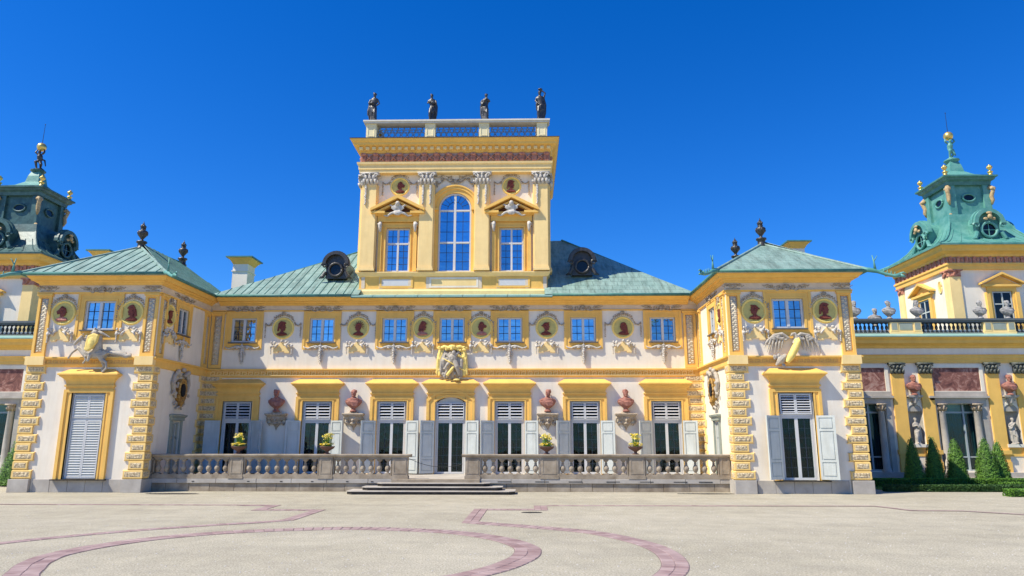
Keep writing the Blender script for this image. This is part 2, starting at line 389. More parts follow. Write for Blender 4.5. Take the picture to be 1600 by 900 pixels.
def curve_band(label, pts, w_, closed=False, bl=.26, maxb=280):
    """clinker band laid along a smooth curve through ground points"""
    root = thing('paved_ring', label, 'paving', (0, 0, 0), kind='structure'); P = [Vector(p) for p in pts]; n = len(P); line = []
    for i in range(n if closed else n-1):
        g_ = lambda k: P[k % n] if closed else P[max(0, min(n-1, k))]
        p0, p1, p2, p3 = g_(i-1), g_(i), g_(i+1), g_(i+2)
        for k in range(24):
            t = k/24; line.append(.5*((2*p1)+(p2-p0)*t+(2*p0-5*p1+4*p2-p3)*t*t+(3*p1-p0-3*p2+p3)*t*t*t))
    line.append(P[0] if closed else P[-1])
    d = [0]
    for a_, b_ in zip(line[:-1], line[1:]): d.append(d[-1]+(b_-a_).length)
    def at_(s_):
        k = 0; lo, hi = 0, len(d)-1
        while hi-lo > 1:
            m_ = (lo+hi)//2
            if d[m_] <= s_: lo = m_
            else: hi = m_
        f = (s_-d[lo])/max(1e-6, d[hi]-d[lo]); t = (line[hi]-line[lo]).normalized(); return line[lo].lerp(line[hi], f), t
    bed = MB(); vs = []
    N = int(d[-1]/.25)
    for i in range(N+1):
        p, t = at_(min(d[-1]-1e-4, d[-1]*i/N)); nn = Vector((-t.y, t.x)); q = w_/2+.012; vs += [(p.x-nn.x*q, p.y-nn.y*q, .004), (p.x+nn.x*q, p.y+nn.y*q, .004)]
    bed.add(vs, [(2*i, 2*i+1, 2*i+3, 2*i+2) for i in range(N)])
    part('mortar_bed', bed.mesh('mortar_bed', BKJ, recalc=False), root, rel=Matrix())
    me = brick_mesh(w_/2*.985, bl*.93, b=.01); rnd = random.Random(len(pts)); cnt = 0; far = MB()
    M_ = int(d[-1]/bl); slots = []
    for i in range(M_):
        for c in (-1, 1):
            p, t = at_(d[-1]*(i+.5)/M_); nn = Vector((-t.y, t.x)); slots.append((p+nn*c*w_/4, math.atan2(t.y, t.x)))
    order = sorted(range(len(slots)), key=lambda k: (slots[k][0]-Vector((4.2,-39.9))).length if abs(slots[k][0].x-4.2) < .8*(slots[k][0].y+39.9) else 999)
    for j, k in enumerate(order):
        p, an = slots[k]; M = Matrix.Translation((p.x, p.y, rnd.uniform(-.003,.003))) @ Matrix.Rotation(an-math.pi/2+rnd.uniform(-.012,.012), 4, 'Z')
        if j < maxb: part('brick', me, root, rel=M)
        else: a_, b_ = w_/4*.965, bl/2*.94; far.add([tuple(M @ Vector(v)) for v in ((-a_,-b_,.014),(a_,-b_,.014),(a_,b_,.014),(-a_,b_,.014))], [(0,1,2,3)])
    if far.v: part('brick_courses', far.mesh('brick_courses', BK, recalc=False), root, rel=Matrix(), kind='stuff')
curve_band('inner closed ring of reddish clinker paving set in the gravel', [(-5.46,-25.6),(-5.82,-24.8),(-6.02,-23.8),(-5.75,-22.4),(-4.9,-20.95),(-3.2,-19.75),(-.6,-19.15),(2.0,-19.8),(3.45,-21.05),(4.15,-22.4),(4.25,-23.4),(4.05,-24.4),(3.5,-25.6),(2.5,-26.7),(.2,-27.9),(-2.8,-27.9),(-4.7,-26.8)], .60, True)
curve_band('right outer curved band of reddish clinker paving', [(2.4,-17.5),(4.5,-18.75),(6.0,-19.85),(6.95,-21.55),(7.3,-23.0),(7.28,-24.4),(7.02,-25.6),(6.4,-27)], .54)
curve_band('left outer curved band of thin reddish clinker paving', [(-9.6,-25.2),(-8.95,-23.4),(-8.44,-22.15),(-7.6,-20.9),(-6.6,-19.8),(-5.3,-18.7),(-3.9,-17.75),(-3.2,-17.1)], .38)
def band(label, pts, w_, bl=.24, maxb=140):
    """straight runs of paving between ground points, two brick columns"""
    root = thing('paved_band', label, 'paving', (*pts[0], 0), kind='structure')
    bed = MB(); n = 0; me = brick_mesh(w_/2*.95, bl*.93); x0, y0 = pts[0]; far = MB()
    for k, (p, q) in enumerate(zip(pts[:-1], pts[1:])):
        d = Vector((q[0]-p[0], q[1]-p[1])); L = d.length; d.normalize(); nn = Vector((-d.y, d.x)); ang = math.atan2(d.y, d.x)-math.pi/2
        e = w_/2*.995
        s0, s1 = -e, L+e
        c = [(p[0]+d.x*s+nn.x*t, p[1]+d.y*s+nn.y*t) for s, t in ((s0,-e),(s1,-e),(s1,e),(s0,e))]
        bed.add([(x-x0, y-y0, .004+.0006*k) for x, y in c], [(0,1,2,3)])
        s = s0+bl/2+ (w_ if k else 0)
        while s < s1-bl/3:
            for t in (-w_/4, w_/4):
                x, y = p[0]+d.x*s+nn.x*t-x0, p[1]+d.y*s+nn.y*t-y0
                if n < maxb: part('brick', me, root, rel=Matrix.Translation((x,y,0)) @ Matrix.Rotation(ang, 4, 'Z'))
                else:
                    mm = Matrix.Translation((x,y,0)) @ Matrix.Rotation(ang, 4, 'Z'); a, b = w_/4*.95, bl/2*.93
                    far.add([tuple(mm @ Vector(v)) for v in ((-a,-b,.014),(a,-b,.014),(a,b,.014),(-a,b,.014))], [(0,1,2,3)])
                n += 1
            s += bl
    part('mortar_bed', bed.mesh('mortar_bed', BKJ, recalc=False), root, rel=Matrix())
    if far.v: part('brick_courses', far.mesh('brick_courses', BK, recalc=False), root, rel=Matrix(), kind='stuff')
band('stepped band of clinker paving right of the steps, ending in a small block', [(2.52,-17.45),(2.58,-13.6),(4.75,-13.6),(4.75,-12.2)], .5, maxb=110)
band('stepped band of clinker paving left of the steps, below the left balustrade', [(-3.2,-17.0),(-3.15,-13.95),(-5.3,-13.95),(-5.35,-12.2),(-6.4,-12.2)], .42, maxb=110)
band('long thin clinker line running right across the gravel towards the hedges', [(5.1,-12.05),(17.4,-11.9),(17.9,-13.6),(19.6,-13.7),(22.6,-16.4),(34,-20)], .26, maxb=60)
band('long thin clinker line running left across the gravel', [(-6.7,-12.1),(-16.5,-12.05),(-17.1,-14.5),(-19.5,-14.6),(-30,-21)], .26, maxb=60)
# ragged pebbles lying loose on the court
def pebbles():
    rnd = random.Random(5); mb = MB()
    for i in range(5200):
        y = -37+30*rnd.random()**1.6; x = 4+(y+39)*rnd.uniform(-.82,.82); r = rnd.uniform(.006,.02)
        z = r*.3; a = rnd.random()*3
        c, s_ = math.cos(a)*r*1.3, math.sin(a)*r
        mb.add([(x-c,y-s_,0),(x+s_,y-c,0),(x+c,y+s_,0),(x-s_,y+c,0),(x,y,r*.9)], [(0,1,4),(1,2,4),(2,3,4),(3,0,4)])
    return mb.mesh('loose_grit', mat('grit', (.34,.31,.27), .9, col2=(.6,.57,.52), scale=30))
thing('loose_grit', 'loose grit and small pebbles scattered over the forecourt', 'gravel', me=pebbles(), kind='stuff')
for cx, cy, rx, ry, l in ((-12.1,-6.55,1.3,.34,'dark lens shaped slab by the left end of the terrace'),(12.6,-5.9,1.35,.26,'dark lens shaped slab by the right end of the terrace'),(25.2,-10.6,.5,.2,'small round drainage cover in the gravel at the right'),(4.4,-14.6,.36,.16,'small round drainage cover in the gravel right of the steps')):
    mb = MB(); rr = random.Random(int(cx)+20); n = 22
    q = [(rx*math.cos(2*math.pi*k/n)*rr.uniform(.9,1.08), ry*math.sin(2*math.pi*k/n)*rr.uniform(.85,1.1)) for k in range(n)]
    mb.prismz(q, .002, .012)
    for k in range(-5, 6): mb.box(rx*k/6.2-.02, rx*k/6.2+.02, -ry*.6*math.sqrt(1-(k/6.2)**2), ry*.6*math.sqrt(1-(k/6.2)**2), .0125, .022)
    thing('dark_slab', l, 'dark_slab', (cx, cy, 0), me=mb.mesh('dark_slab', mat('slab_dark', (.05,.045,.04), .8, .3, 8)))  # thin dark slabs with cross bars, lying on the gravel

# ================================================================== shared facade modules
def up_window(parent, x, y, rot, hw, z0, z1, sur=True, swh=1.05, sz0=7.52, sz1=9.76, label=None, sill=True, dark=None):
    key = ('uw', hw, z0, z1)
    W_ = mtx((x, y, 0), rot)
    def fr():
        b = MB(); b.frame(-hw, hw, z0, z1, .085, .03, .13); b.box(-.07, .07, .015, .125, z0+.085, z1-.085)
        return b.mesh('window_frame', WH)
    def pane():
        b = MB(); a = (hw-.085-.07)/2; b.box(-a+.002, a-.002, .095, .115, z0+.087, z1-.087); return b.mesh('pane', GL_UP)
    def bars():
        b = MB()
        for s in (-1, 1):
            cx = s*(hw-.085+.07)/2; a = (hw-.085-.07)/2-.003
            b.box(cx-.016, cx+.016, .075, .094, z0+.09, z1-.09)
            for k in (1, 2): zz = z0+.085+(z1-z0-.17)*k/3; b.box(cx-a, cx-.017, .076, .0935, zz-.016, zz+.016); b.box(cx+.017, cx+a, .076, .0935, zz-.016, zz+.016)
        return b.mesh('glazing_bars', LD)
    o = part('window', cached((*key,'f'), fr), parent, M=W_, label=label)
    for s in (-1, 1): part('pane', cached((*key,'p'), pane), o, rel=Matrix.Translation((s*(hw-.085+.07)/2, 0, 0)))
    part('glazing_bars', cached((*key,'b'), bars), o, rel=Matrix())
    if sur:
        def sm():
            b = MB(); h = hw+.03
            b.box(-swh, -h, -.045, .02, sz0, sz1); b.box(h, swh, -.045, .02, sz0, sz1)
            b.box(-h, h, -.045, .02, sz0, z0-.04); b.box(-h, h, -.045, .02, z1+.03, sz1)
            b.frame(-swh-.04, swh+.04, sz0-.04, sz1-.002, .13, -.075, -.03)
            b.frame(-h-.09, h+.09, z0-.14, z1+.09, .09, -.07, -.03)
            return b.mesh('window_surround', YE)
        part('window_surround', cached(('us', hw, z0, z1, swh, sz0, sz1), sm), o, rel=Matrix())
    if sill: 
        def sl_():
            b = MB(); b.box(-hw-.12, hw+.12, -.19, .05, z0-.075, z0-.015); return b.mesh('window_sill', SIL)
        part('window_sill', cached(('sl', hw, z0), sl_), o, rel=Matrix())
    return o
def louvre_mesh(w_, h, n, ang=R(38)):
    b = MB(); b.frame(-w_/2, w_/2, 0, h, .055, -.02, .025)
    return b.mesh('louvre_leaf', WH)
def slat_mesh(w_, p):
    b = MB(); c, s_ = math.cos(R(40)), math.sin(R(40)); d = p*.62
    b.add([(x, y*c, y*s_+z) for x in (-w_/2+.055, w_/2-.055) for y, z in ((-d/2,-.006),(d/2,-.006),(d/2,.006),(-d/2,.006))], [(0,1,2,3),(7,6,5,4),(0,4,5,1),(1,5,6,2),(2,6,7,3),(3,7,4,0)])
    return b.mesh('slat', WH)
def louvre_leaf(parent, rel, w_, h, n, name='louvre_leaf'):
    o = part(name, cached(('lv', w_, h), lambda: louvre_mesh(w_, h, n)), parent, rel=rel)
    return o
def louvre(door, xc, z0, w_, h, n, top=None):
    """louvred leaf as a sub-part with its slats as pieces of the same part level"""
    part('louvre_leaf', cached(('lv', w_, h), lambda: louvre_mesh(w_, h, n)), door, rel=Matrix.Translation((xc, 0, z0)))
    p = (h-.11)/n
    for k in range(n):
        part('slat', cached(('slt', w_, round(p,3)), lambda: slat_mesh(w_, p)), door, rel=Matrix.Translation((xc, 0, z0+.055+p*(k+.5))))
def shutter_leaf(parent, M, w_=.80, h=2.86, label=None):
    def base():
        b = MB(); b.box(.0, w_, -.006, .006, 0, h)
        for s in (-1, 1):
            y0, y1 = (-.04, -.006) if s < 0 else (.006, .04)
            b.box(0, .10, y0, y1, 0, h); b.box(w_-.10, w_, y0, y1, 0, h)
            for a, c in ((0,.14),(h*.27,h*.27+.1),(h*.755,h*.755+.1),(h-.1,h)): b.box(.10, w_-.10, y0, y1, a, c)
        return b.mesh('shutter', SH)
    def pan(a, c):
        b = MB(); q = .045
        for y0, y1 in ((-.036, -.0065), (.0065, .036)): b.box(.10+q, w_-.10-q, y0, y1, a+q, c-q)
        return b.mesh('shutter_panel', SH)
    o = part('shutter', cached(('sh', w_, h), base), parent, M=M, label=label)
    for a, c in ((.14, h*.27), (h*.27+.1, h*.755), (h*.755+.1, h-.1)):
        part('panel', cached(('shp', w_, h, round(a,2)), lambda: pan(a, c)), o, rel=Matrix())
HOODP = [(0,4.93),(.05,4.93),(.06,5.0),(.02,5.02),(0,5.06),(0,5.12),(.03,5.22),(.10,5.32),(.20,5.40),(.24,5.42),(.25,5.47),(.31,5.49),(.31,5.545),(.29,5.565),(-.08,5.80),(-.1,5.80),(-.1,4.93)]
def door_surround(hw, top, zb=.57, hood=0., arched=False, fw=1.17):
    b = MB()
    b.box(-fw, -hw-.02, -.10, .03, zb, 4.93+hood-.001); b.box(hw+.02, fw, -.10, .03, zb, 4.93+hood-.001)
    if not arched: b.box(-hw-.02, hw+.02, -.10, .03, top+.02, 4.93+hood-.001)
    b.box(-fw-.05, -fw+.10, -.15, .0, zb, 4.80+hood); b.box(fw-.10, fw+.05, -.15, .0, zb, 4.80+hood)
    if not arched: b.box(-fw+.10, fw-.10, -.15, -.05, 4.66+hood, 4.80+hood)
    b.box(-hw-.10, -hw-.02, -.125, .0, zb, top+.10); b.box(hw+.02, hw+.10, -.125, .0, zb, top+.10)
    if not arched: b.box(-hw-.02, hw+.02, -.125, .0, top+.02, top+.10)
    if arched:   # segmental arch head
        sp = top-.28; n = 14; rr = (hw**2+.28**2)/(2*.28); a = math.asin(hw/rr); cz = top-rr
        inner = [(rr*math.sin(-a+2*a*i/n), cz+rr*math.cos(-a+2*a*i/n)) for i in range(n+1)]
        for i in range(n):
            p, q = inner[i], inner[i+1]
            b.prism([p, q, (q[0], 4.92), (p[0], 4.92)], -.10, .03)
        for r0, d in ((.02,-.13),(.30,-.16)):
            ra, rb = rr+r0, rr+r0+.11; aa = math.asin(min(1,(fw-.02 if r0 > .2 else hw+.05)/ra))
            for i in range(n):
                t0, t1 = -aa+2*aa*i/n, -aa+2*aa*(i+1)/n
                b.prism([(ra*math.sin(t0),cz+ra*math.cos(t0)),(ra*math.sin(t1),cz+ra*math.cos(t1)),(rb*math.sin(t1),cz+rb*math.cos(t1)),(rb*math.sin(t0),cz+rb*math.cos(t0))], d, -.05)
    return b.mesh('door_surround', YE)
def hood_mesh(dz=0., fw=1.17):
    b = MB(); b.sweep([(o, z+dz) for o, z in HOODP], [(-fw,.02),(-fw,-.12),(fw,-.12),(fw,.02)]); return b.mesh('door_hood', YE)
def glazed_door(parent, x, y, rot, hw=.82, top=4.55, tr=3.49, zb=.59, mode='open', arched=False, fw=1.17, dz=0., label=None, n=5):
    W_ = mtx((x, y, 0), rot)
    def fr():
        b = MB(); b.box(-hw, -hw+.07, .06, .16, zb, top); b.box(hw-.07, hw, .06, .16, zb, top); b.box(-hw+.07, hw-.07, .06, .16, top-.06, top)
        b.box(-hw+.07, hw-.07, .04, .17, tr-.06, tr+.06)
        return b.mesh('door', WH)
    o = part('glazed_door', cached(('gd', hw, top, tr, zb), fr), parent, M=W_, label=label)
    lw = hw-.08
    if mode == 'open':
        def leaf():
            b = MB(); b.frame(-lw/2, lw/2, zb+.02, tr-.065, .075, .07, .14, wb=.10); return b.mesh('door_leaf', WH)
        def bars():
            b = MB()
            for s in (-1, 1):
                c = s*lw/2; b.box(c-.012, c+.012, .085, .099, zb+.13, tr-.15); 
                for k in range(1, 6): zz = zb+.12+(tr-.14-zb-.12)*k/6; b.box(c-lw/2+.08, c-.013, .086, .0985, zz-.01, zz+.01); b.box(c+.013, c+lw/2-.08, .086, .0985, zz-.01, zz+.01)
            return b.mesh('glazing_bars', LD)
        def pane():
            b = MB(); b.box(-lw/2+.077, lw/2-.077, .10, .112, zb+.122, tr-.142); return b.mesh('pane', GL_LO)
        for s in (-1, 1):
            part('door_leaf', cached(('dl', hw, tr, zb), leaf), o, rel=Matrix.Translation((s*lw/2, 0, 0)))
            part('pane', cached(('dp', hw, tr, zb), pane), o, rel=Matrix.Translation((s*lw/2, 0, 0)))
        part('glazing_bars', cached(('db', hw, tr, zb), bars), o, rel=Matrix())
        hh = top-.06-tr-.06
        for s in (-1, 1):
            louvre(o, s*(lw/2+.0), tr+.06, round(lw-.01, 3), hh-(.26 if arched else 0), n)
        if arched:
            b = MB(); m_ = 8; rr = (hw**2+.28**2)/(2*.28); a = math.asin(hw/rr); cz = top-rr
            b.prism([(-hw+.05, top-.34)]+[((rr-.03)*math.sin(-a+2*a*i/m_), cz+(rr-.03)*math.cos(-a+2*a*i/m_)) for i in range(1, m_)]+[(hw-.05, top-.34)], .075, .12)
            part('arch_panel', b.mesh('arch_panel', SH), o, rel=Matrix())
        for s in (-1, 1):
            A = R(-24) if s > 0 else R(204)
            shutter_leaf(parent, W_ @ Matrix.Translation((s*(hw+.04), -.17, zb+.05)) @ Matrix.Rotation(A, 4, 'Z'), w_=.80 if hw < .85 else .84, h=tr-zb-.06)
    else:
        for s in (-1, 1):
            louvre(o, s*lw/2, zb+.04, round(lw-.01, 3), tr-zb-.12, 22)
            louvre(o, s*lw/2, tr+.06, round(lw-.01, 3), top-.06-tr-.07, 8)
            part('louvre_back', cached(('lb', hw), lambda: MB().box(-lw/2+.05, lw/2-.05, .012, .03, zb+.06, tr-.06).box(-lw/2+.05, lw/2-.05, .012, .03, tr+.08, top-.1).mesh('louvre_back', SH)), o, rel=Matrix.Translation((s*lw/2, 0, 0)))
    part('curtain', cached(('dc', hw, top, zb), lambda: curtain_mesh(hw, zb, top)), o, rel=Matrix())
    part('door_surround', cached(('ds', hw, top, arched, fw, dz), lambda: door_surround(hw, top, .60, dz, arched, fw)), o, rel=Matrix())
    part('door_hood', cached(('dh', dz, fw), lambda: hood_mesh(dz, fw)), o, rel=Matrix())
    return o
def curtain_mesh(hw, zb, top, mt=None, y=.3, n=26):
    b = MB(); vs = []
    for i in range(n+1):
        x = -hw+2*hw*i/n; yy = y+.035*math.sin(i*1.9)+.02*math.sin(i*.7)
        vs += [(x, yy, zb), (x, yy, top)]
    b.add(vs, [(2*i, 2*i+2, 2*i+3, 2*i+1) for i in range(n)])
    return b.mesh('curtain', mt or CUR, recalc=False)
# ---- stucco ornament -------------------------------------------------
def frieze_ornament(w_=2.3, zc=9.9):
    b = MB(); rnd = random.Random(3)
    for s in (-1, 1):
        spiral(b, s*.34, zc-.02, .15, 1.2, -.06, .035, s, R(200))
        spiral(b, s*.66, zc+.03, .10, 1.1, -.05, .028, s, R(200))
        b.tube([(s*.2,-.06,zc-.12),(s*.45,-.08,zc-.2),(s*.62,-.07,zc-.14)], .03, 5)
        b.tube([(s*.7,-.05,zc+.02),(s*.9,-.07,zc+.10),(s*w_*.47,-.04,zc+.03),(s*w_*.5,-.04,zc+.10)], [.035,.03,.02,.012], 5)
        b.tube([(s*.75,-.05,zc-.04),(s*.95,-.06,zc+.0),(s*w_*.42,-.04,zc-.05)], [.025,.02,.012], 5)
    for k in range(-3, 4):
        a = k*.36; b.tube([(0,-.07,zc-.12),(.2*math.sin(a),-.12,zc-.12+.24*math.cos(a))], [.02,.045], 5)
    b.blob((0,-.1,zc-.14), (.2,.08,.07)); b.box(-.42,.42,-.07,0,zc-.235,zc-.205)
    return b.mesh('frieze_ornament', SG, True)
def sill_ornament(z1=7.62):
    b = MB(); rnd = random.Random(8)
    for s in (-1, 1):
        pts = [(s*.06,z1-.02),(s*.3,z1+.04),(s*.52,z1-.02),(s*.72,z1-.1),(s*.92,z1-.05),(s*.99,z1+.03)]
        b.tube([(x,-.12,z) for x, z in pts], [.07,.06,.055,.05,.04,.02], 6)
        spiral(b, s*.5, z1-.13, .1, 1, -.1, .03, s, R(60)); b.blob((s*.3,-.13,z1-.06),(.1,.07,.06))
        spiral(b, s*.17, z1-.12, .09, 1, -.12, .03, s, R(60))
        b.tube([(s*.08,-.1,z1-.2),(s*.2,-.08,z1-.42),(s*.12,-.08,z1-.55)], .02, 5)
    for k in range(9):
        z = z1+.05-k*.10; r = .10-.004*k if k < 7 else .06
        b.blob((rnd.uniform(-.02,.02),-.13,z), (r*rnd.uniform(.8,1.3),.08,.065), 7, 4)
        for s in (-1, 1): b.blob((s*r*1.1,-.09,z-.04+rnd.uniform(-.02,.02)), (.05,.05,.04), 5, 4)
    b.tube([(0,-.15,z1+.28),(0,-.15,z1)], [.02,.05], 5)
    b.tube([(0,-.1,z1-.8),(0,-.08,z1-1.0)], [.07,.015], 5)
    return b.mesh('drop_ornament', ST, True)
def plaque_mesh(): # yellow tablet below a medallion, local z=0 at its centre
    b = MB(); b.prism([(-.46,-.3),(-.18,-.3),(-.18,-.22),(.18,-.22),(.18,-.3),(.46,-.3),(.46,.03),(.3,.07),(.16,.2),(0,.32),(-.16,.2),(-.3,.07),(-.46,.03)], -.085, .02)
    return b.mesh('tablet', YP)
def plaque_orn():
    b = MB(); rnd = random.Random(12)
    for s in (-1, 1):
        for k in range(9): b.blob((s*rnd.uniform(.26,.6),-.14+rnd.uniform(-.03,.03),.08+rnd.uniform(-.06,.26)), (rnd.uniform(.05,.1),.07,rnd.uniform(.05,.09)), 6, 4)
        b.tube([(s*.18,-.15,.18),(s*.3,-.18,.08),(s*.36,-.15,-.05)], [.05,.045,.02], 6)
        b.tube([(s*.5,-.1,.2),(s*.64,-.12,.12),(s*.62,-.1,-.02),(s*.6,-.09,-.3)], [.05,.04,.035,.02], 6)
        for k in range(6): b.blob((s*.6,-.1,.02-.075*k), .042, 5, 4)
    b.blob((0,-.12,.36), (.07,.06,.09))
    return b.mesh('tablet_scrolls', ST, True)
def medallion_set(parent, x, y, rot, zc, r, idx, wide=1.5, tint=None, swag=True, plaque=True, pz=None):
    W_ = mtx((x, y, 0), rot); k = r/.55
    def rim():
        b = MB(); pr = [(r*.90,0.0),(r*.90,.04),(r*.94,.07),(r*1.02,.085),(r*1.08,.065),(r*1.13,.0)]
        n = 28; vs = []; fs = []
        for q, d in pr:
            for i in range(n): a = 2*math.pi*i/n; vs.append((q*math.cos(a), -d, q*math.sin(a)))
        for j in range(len(pr)-1):
            for i in range(n): a, c = j*n+i, j*n+(i+1)%n; fs.append((a, c, c+n, a+n))
        b.add(vs, fs); return b.mesh('medallion_rim', GY, True)
    def field():
        b = MB(); n = 28; b.prism([(r*.905*math.cos(2*math.pi*i/n), r*.905*math.sin(2*math.pi*i/n)) for i in range(n)], -.035, 0); return b.mesh('medallion', MF)
    T = W_ @ Matrix.Translation((0, 0, zc))
    o = part('medallion', cached(('mf', r), field), parent, M=T)
    part('medallion_rim', cached(('mr', r), rim), o, rel=Matrix())
    portrait(o, r, idx)
    if swag:
        def sw():
            b = MB(); rnd = random.Random(int(wide*100)); q = r*1.28
            beads(b, [(q*math.cos(a), q*math.sin(a)) for a in [math.pi*(.08+.84*i/15) for i in range(16)]], .05*k, -.05, rnd)
            beads(b, [((q+.09)*math.cos(a), (q+.09)*math.sin(a)) for a in [math.pi*(.28+.44*i/9) for i in range(10)]], .035*k, -.05, rnd)
            for j in range(-2, 3): a = j*.4; b.tube([(0,-.06,q+.04),(.15*math.sin(a),-.1,q+.04+.17*math.cos(a))], [.02,.04], 5)
            b.blob((0,-.08,q+.03), (.13,.06,.05))
            for s in (-1, 1):
                spiral(b, s*.22, q-.02, .08, 1, -.07, .025, s)
                if wide > r*1.5:
                    beads(b, [(s*(q*.93+(wide-q*.93)*i/9), .28-.13*math.sin(math.pi*i/9)) for i in range(10)], .042, -.04, rnd)
                    beads(b, [(s*wide, .2-.09*i) for i in range(9)], .04, -.04, rnd)
                else:
                    beads(b, [(s*(wide), .35-.1*i) for i in range(9)], .04, -.04, rnd)
            return b.mesh('garland', SG, True)
        part('garland', cached(('sw', r, wide), sw), o, rel=Matrix())
    if plaque:
        p = part('tablet', cached('pq', plaque_mesh), parent, M=W_ @ Matrix.Translation((0, 0, (pz or zc-1.13))))
        part('tablet_scrolls', cached('pqo', plaque_orn), p, rel=Matrix())
def portrait(parent, r, idx):
    rnd = random.Random(idx*17+3)
    flip = 1 if idx % 2 else -1; s = r*.98
    head = [(-.16,-.40),(-.02,-.42),(.06,-.28),(.20,-.27),(.25,-.17),(.21,-.12),(.26,-.06),(.25,-.02),(.33,.04),(.24,.17),(.24,.30),(.16,.44),(0,.52),(-.2,.50),(-.34,.36),(-.38,.15),(-.32,-.02),(-.24,-.14)]
    bust = [(-.62,-.72),(-.3,-.82),(.1,-.80),(.5,-.70),(.36,-.52),(.12,-.42),(.06,-.32),(-.2,-.32),(-.3,-.45),(-.52,-.55)]
    k = idx % 7
    b = MB(); P = lambda pl, y0, y1: b.prism([(flip*x*s, z*s) for x, z in pl], y0, y1)
    P(head, -.10, -.02); 
    if k == 1: P([(-.5,.1),(-.45,.5),(-.2,.72),(.15,.66),(.34,.5),(.22,.42),(-.1,.5),(-.34,.3),(-.4,-.3),(-.55,-.35)], -.12, -.02)       # crested helmet
    elif k == 2:
        for a in range(9): q = R(20+22*a); P([(.1*math.cos(q)+.36*math.cos(q+.09)-.06,.12+.42*math.sin(q+.09)),(.62*math.cos(q)-.06,.12+.62*math.sin(q)),(.36*math.cos(q-.09)-.06,.12+.42*math.sin(q-.09))], -.09, -.02)   # radiate crown
    elif k == 3: P([(-.3,.45),(-.1,.72),(.2,.62),(.4,.36),(.2,.34),(-.1,.48)], -.12, -.02); P([(-.4,.3),(-.52,-.3),(-.3,-.45),(-.2,-.1)], -.08, -.02)
    elif k == 4: b.blob((-flip*.42*s,-.06,.12*s), (.15*s,.05,.15*s)); P([(-.3,.5),(-.05,.62),(.14,.5)], -.1, -.02)
    elif k == 5:
        for a in range(6): b.blob((flip*s*(.2-.13*a),-.1,s*(.46-.012*a*a)), (.09*s,.05,.07*s))
    elif k == 6: P([(-.42,.2),(-.5,-.5),(-.3,-.6),(-.16,-.2),(-.2,.3)], -.12, -.02)
    else: P([(-.38,.3),(-.6,.1),(-.5,-.15),(-.3,-.1)], -.09, -.02); P([(.1,.46),(-.1,.6),(-.3,.5)], -.1, -.02)
    b.blob((-flip*.12*s,-.09,.1*s), (.1*s,.05,.13*s), 6, 4); b.blob((-flip*.02*s,-.08,.36*s), (.24*s,.06,.14*s), 8, 4)
    part('portrait', b.mesh('portrait', PB), parent, rel=Matrix())
    b = MB(); b.prism([(flip*x*s, z*s) for x, z in bust], -.085, -.02)
    for j in range(3): b.tube([(flip*s*(-.5+.2*j),-.09,-.55*s),(flip*s*(-.2+.2*j),-.1,-.68*s),(flip*s*(.1+.15*j),-.09,-.66*s)], .03*s/.5, 5)
    part('portrait_drapery', b.mesh('portrait_drapery', PR if idx in (3,4,7) else PB), parent, rel=Matrix())
# ---- quoins ------------------------------------------------------------
def quoin(parent, M, lx, ly=None, side=1, h=.408):
    """block at an outer corner: front length lx; return on the side ly (or none). corner at local x=0, block runs to +x"""
    key = ('q', lx, ly, side)
    def blk():
        b = MB(); d = .10; e = .045
        if ly is None: b.fbox(0, lx, 0, h, .02, d, e)
        else:
            def r_(x0, x1, y0, y1): return [(x0,y0),(x1,y0),(x1,y1),(x0,y1)]
            o = r_(-d+e, lx, -d+e, ly); i1 = r_(-d, lx-e, -d, ly-e)
            vs = [(x,y,0) for x,y in o] + [(x,y,e) for x,y in i1] + [(x,y,h-e) for x,y in i1] + [(x,y,h) for x,y in o]
            fs = [(3,2,1,0),(12,13,14,15)]
            for k in range(3):
                for j in range(4): a, c = k*4+j, k*4+(j+1)%4; fs.append((a, c, c+4, a+4))
            b.add(vs, fs)
        return b.mesh('quoin', mat('quoin_yellow', (.88,.60,.21), .8, .07, 1.3, .12, 30, streak=.10))
    def pan():
        b = MB(); q = .09; n = max(3, int(lx/.07)); rr = random.Random(int(lx*100))
        x0 = q if ly is None else -.10+q; x1 = lx-q-.03; y = -.08 if ly is None else -.10
        m_ = 4; vs = []
        for j in range(m_+1):
            for i in range(n+1):
                ed = i in (0, n) or j in (0, m_)
                vs.append((x0+(x1-x0)*i/n, y-(.002 if ed else rr.uniform(.004,.028)), q+(h-2*q)*j/m_))
        b.add(vs, [(j*(n+1)+i, j*(n+1)+i+1, (j+1)*(n+1)+i+1, (j+1)*(n+1)+i) for j in range(m_) for i in range(n)])
        return b.mesh('vermiculation', VM, recalc=False)
    S = Matrix.Diagonal((side, 1, 1, 1))
    o = part('quoin', cached((*key,'b'), blk), parent, M=M @ S)
    part('vermiculated_panel', cached((*key,'p'), pan), o, rel=Matrix())
    if ly is not None:
        def pan2():
            b = MB(); q = .09; n = max(3, int(ly/.07)); rr = random.Random(9); y0, y1 = -.10+q, ly-q-.03; m_ = 4; vs = []
            for j in range(m_+1):
                for i in range(n+1):
                    ed = i in (0, n) or j in (0, m_); vs.append((-.10-(.002 if ed else rr.uniform(.004,.028)), y0+(y1-y0)*i/n, q+(h-2*q)*j/m_))
            b.add(vs, [(j*(n+1)+i, (j+1)*(n+1)+i, (j+1)*(n+1)+i+1, j*(n+1)+i+1) for j in range(m_) for i in range(n)])
            return b.mesh('vermiculation', VM, recalc=False)
        part('vermiculated_panel', cached((*key,'p2'), pan2), o, rel=Matrix())
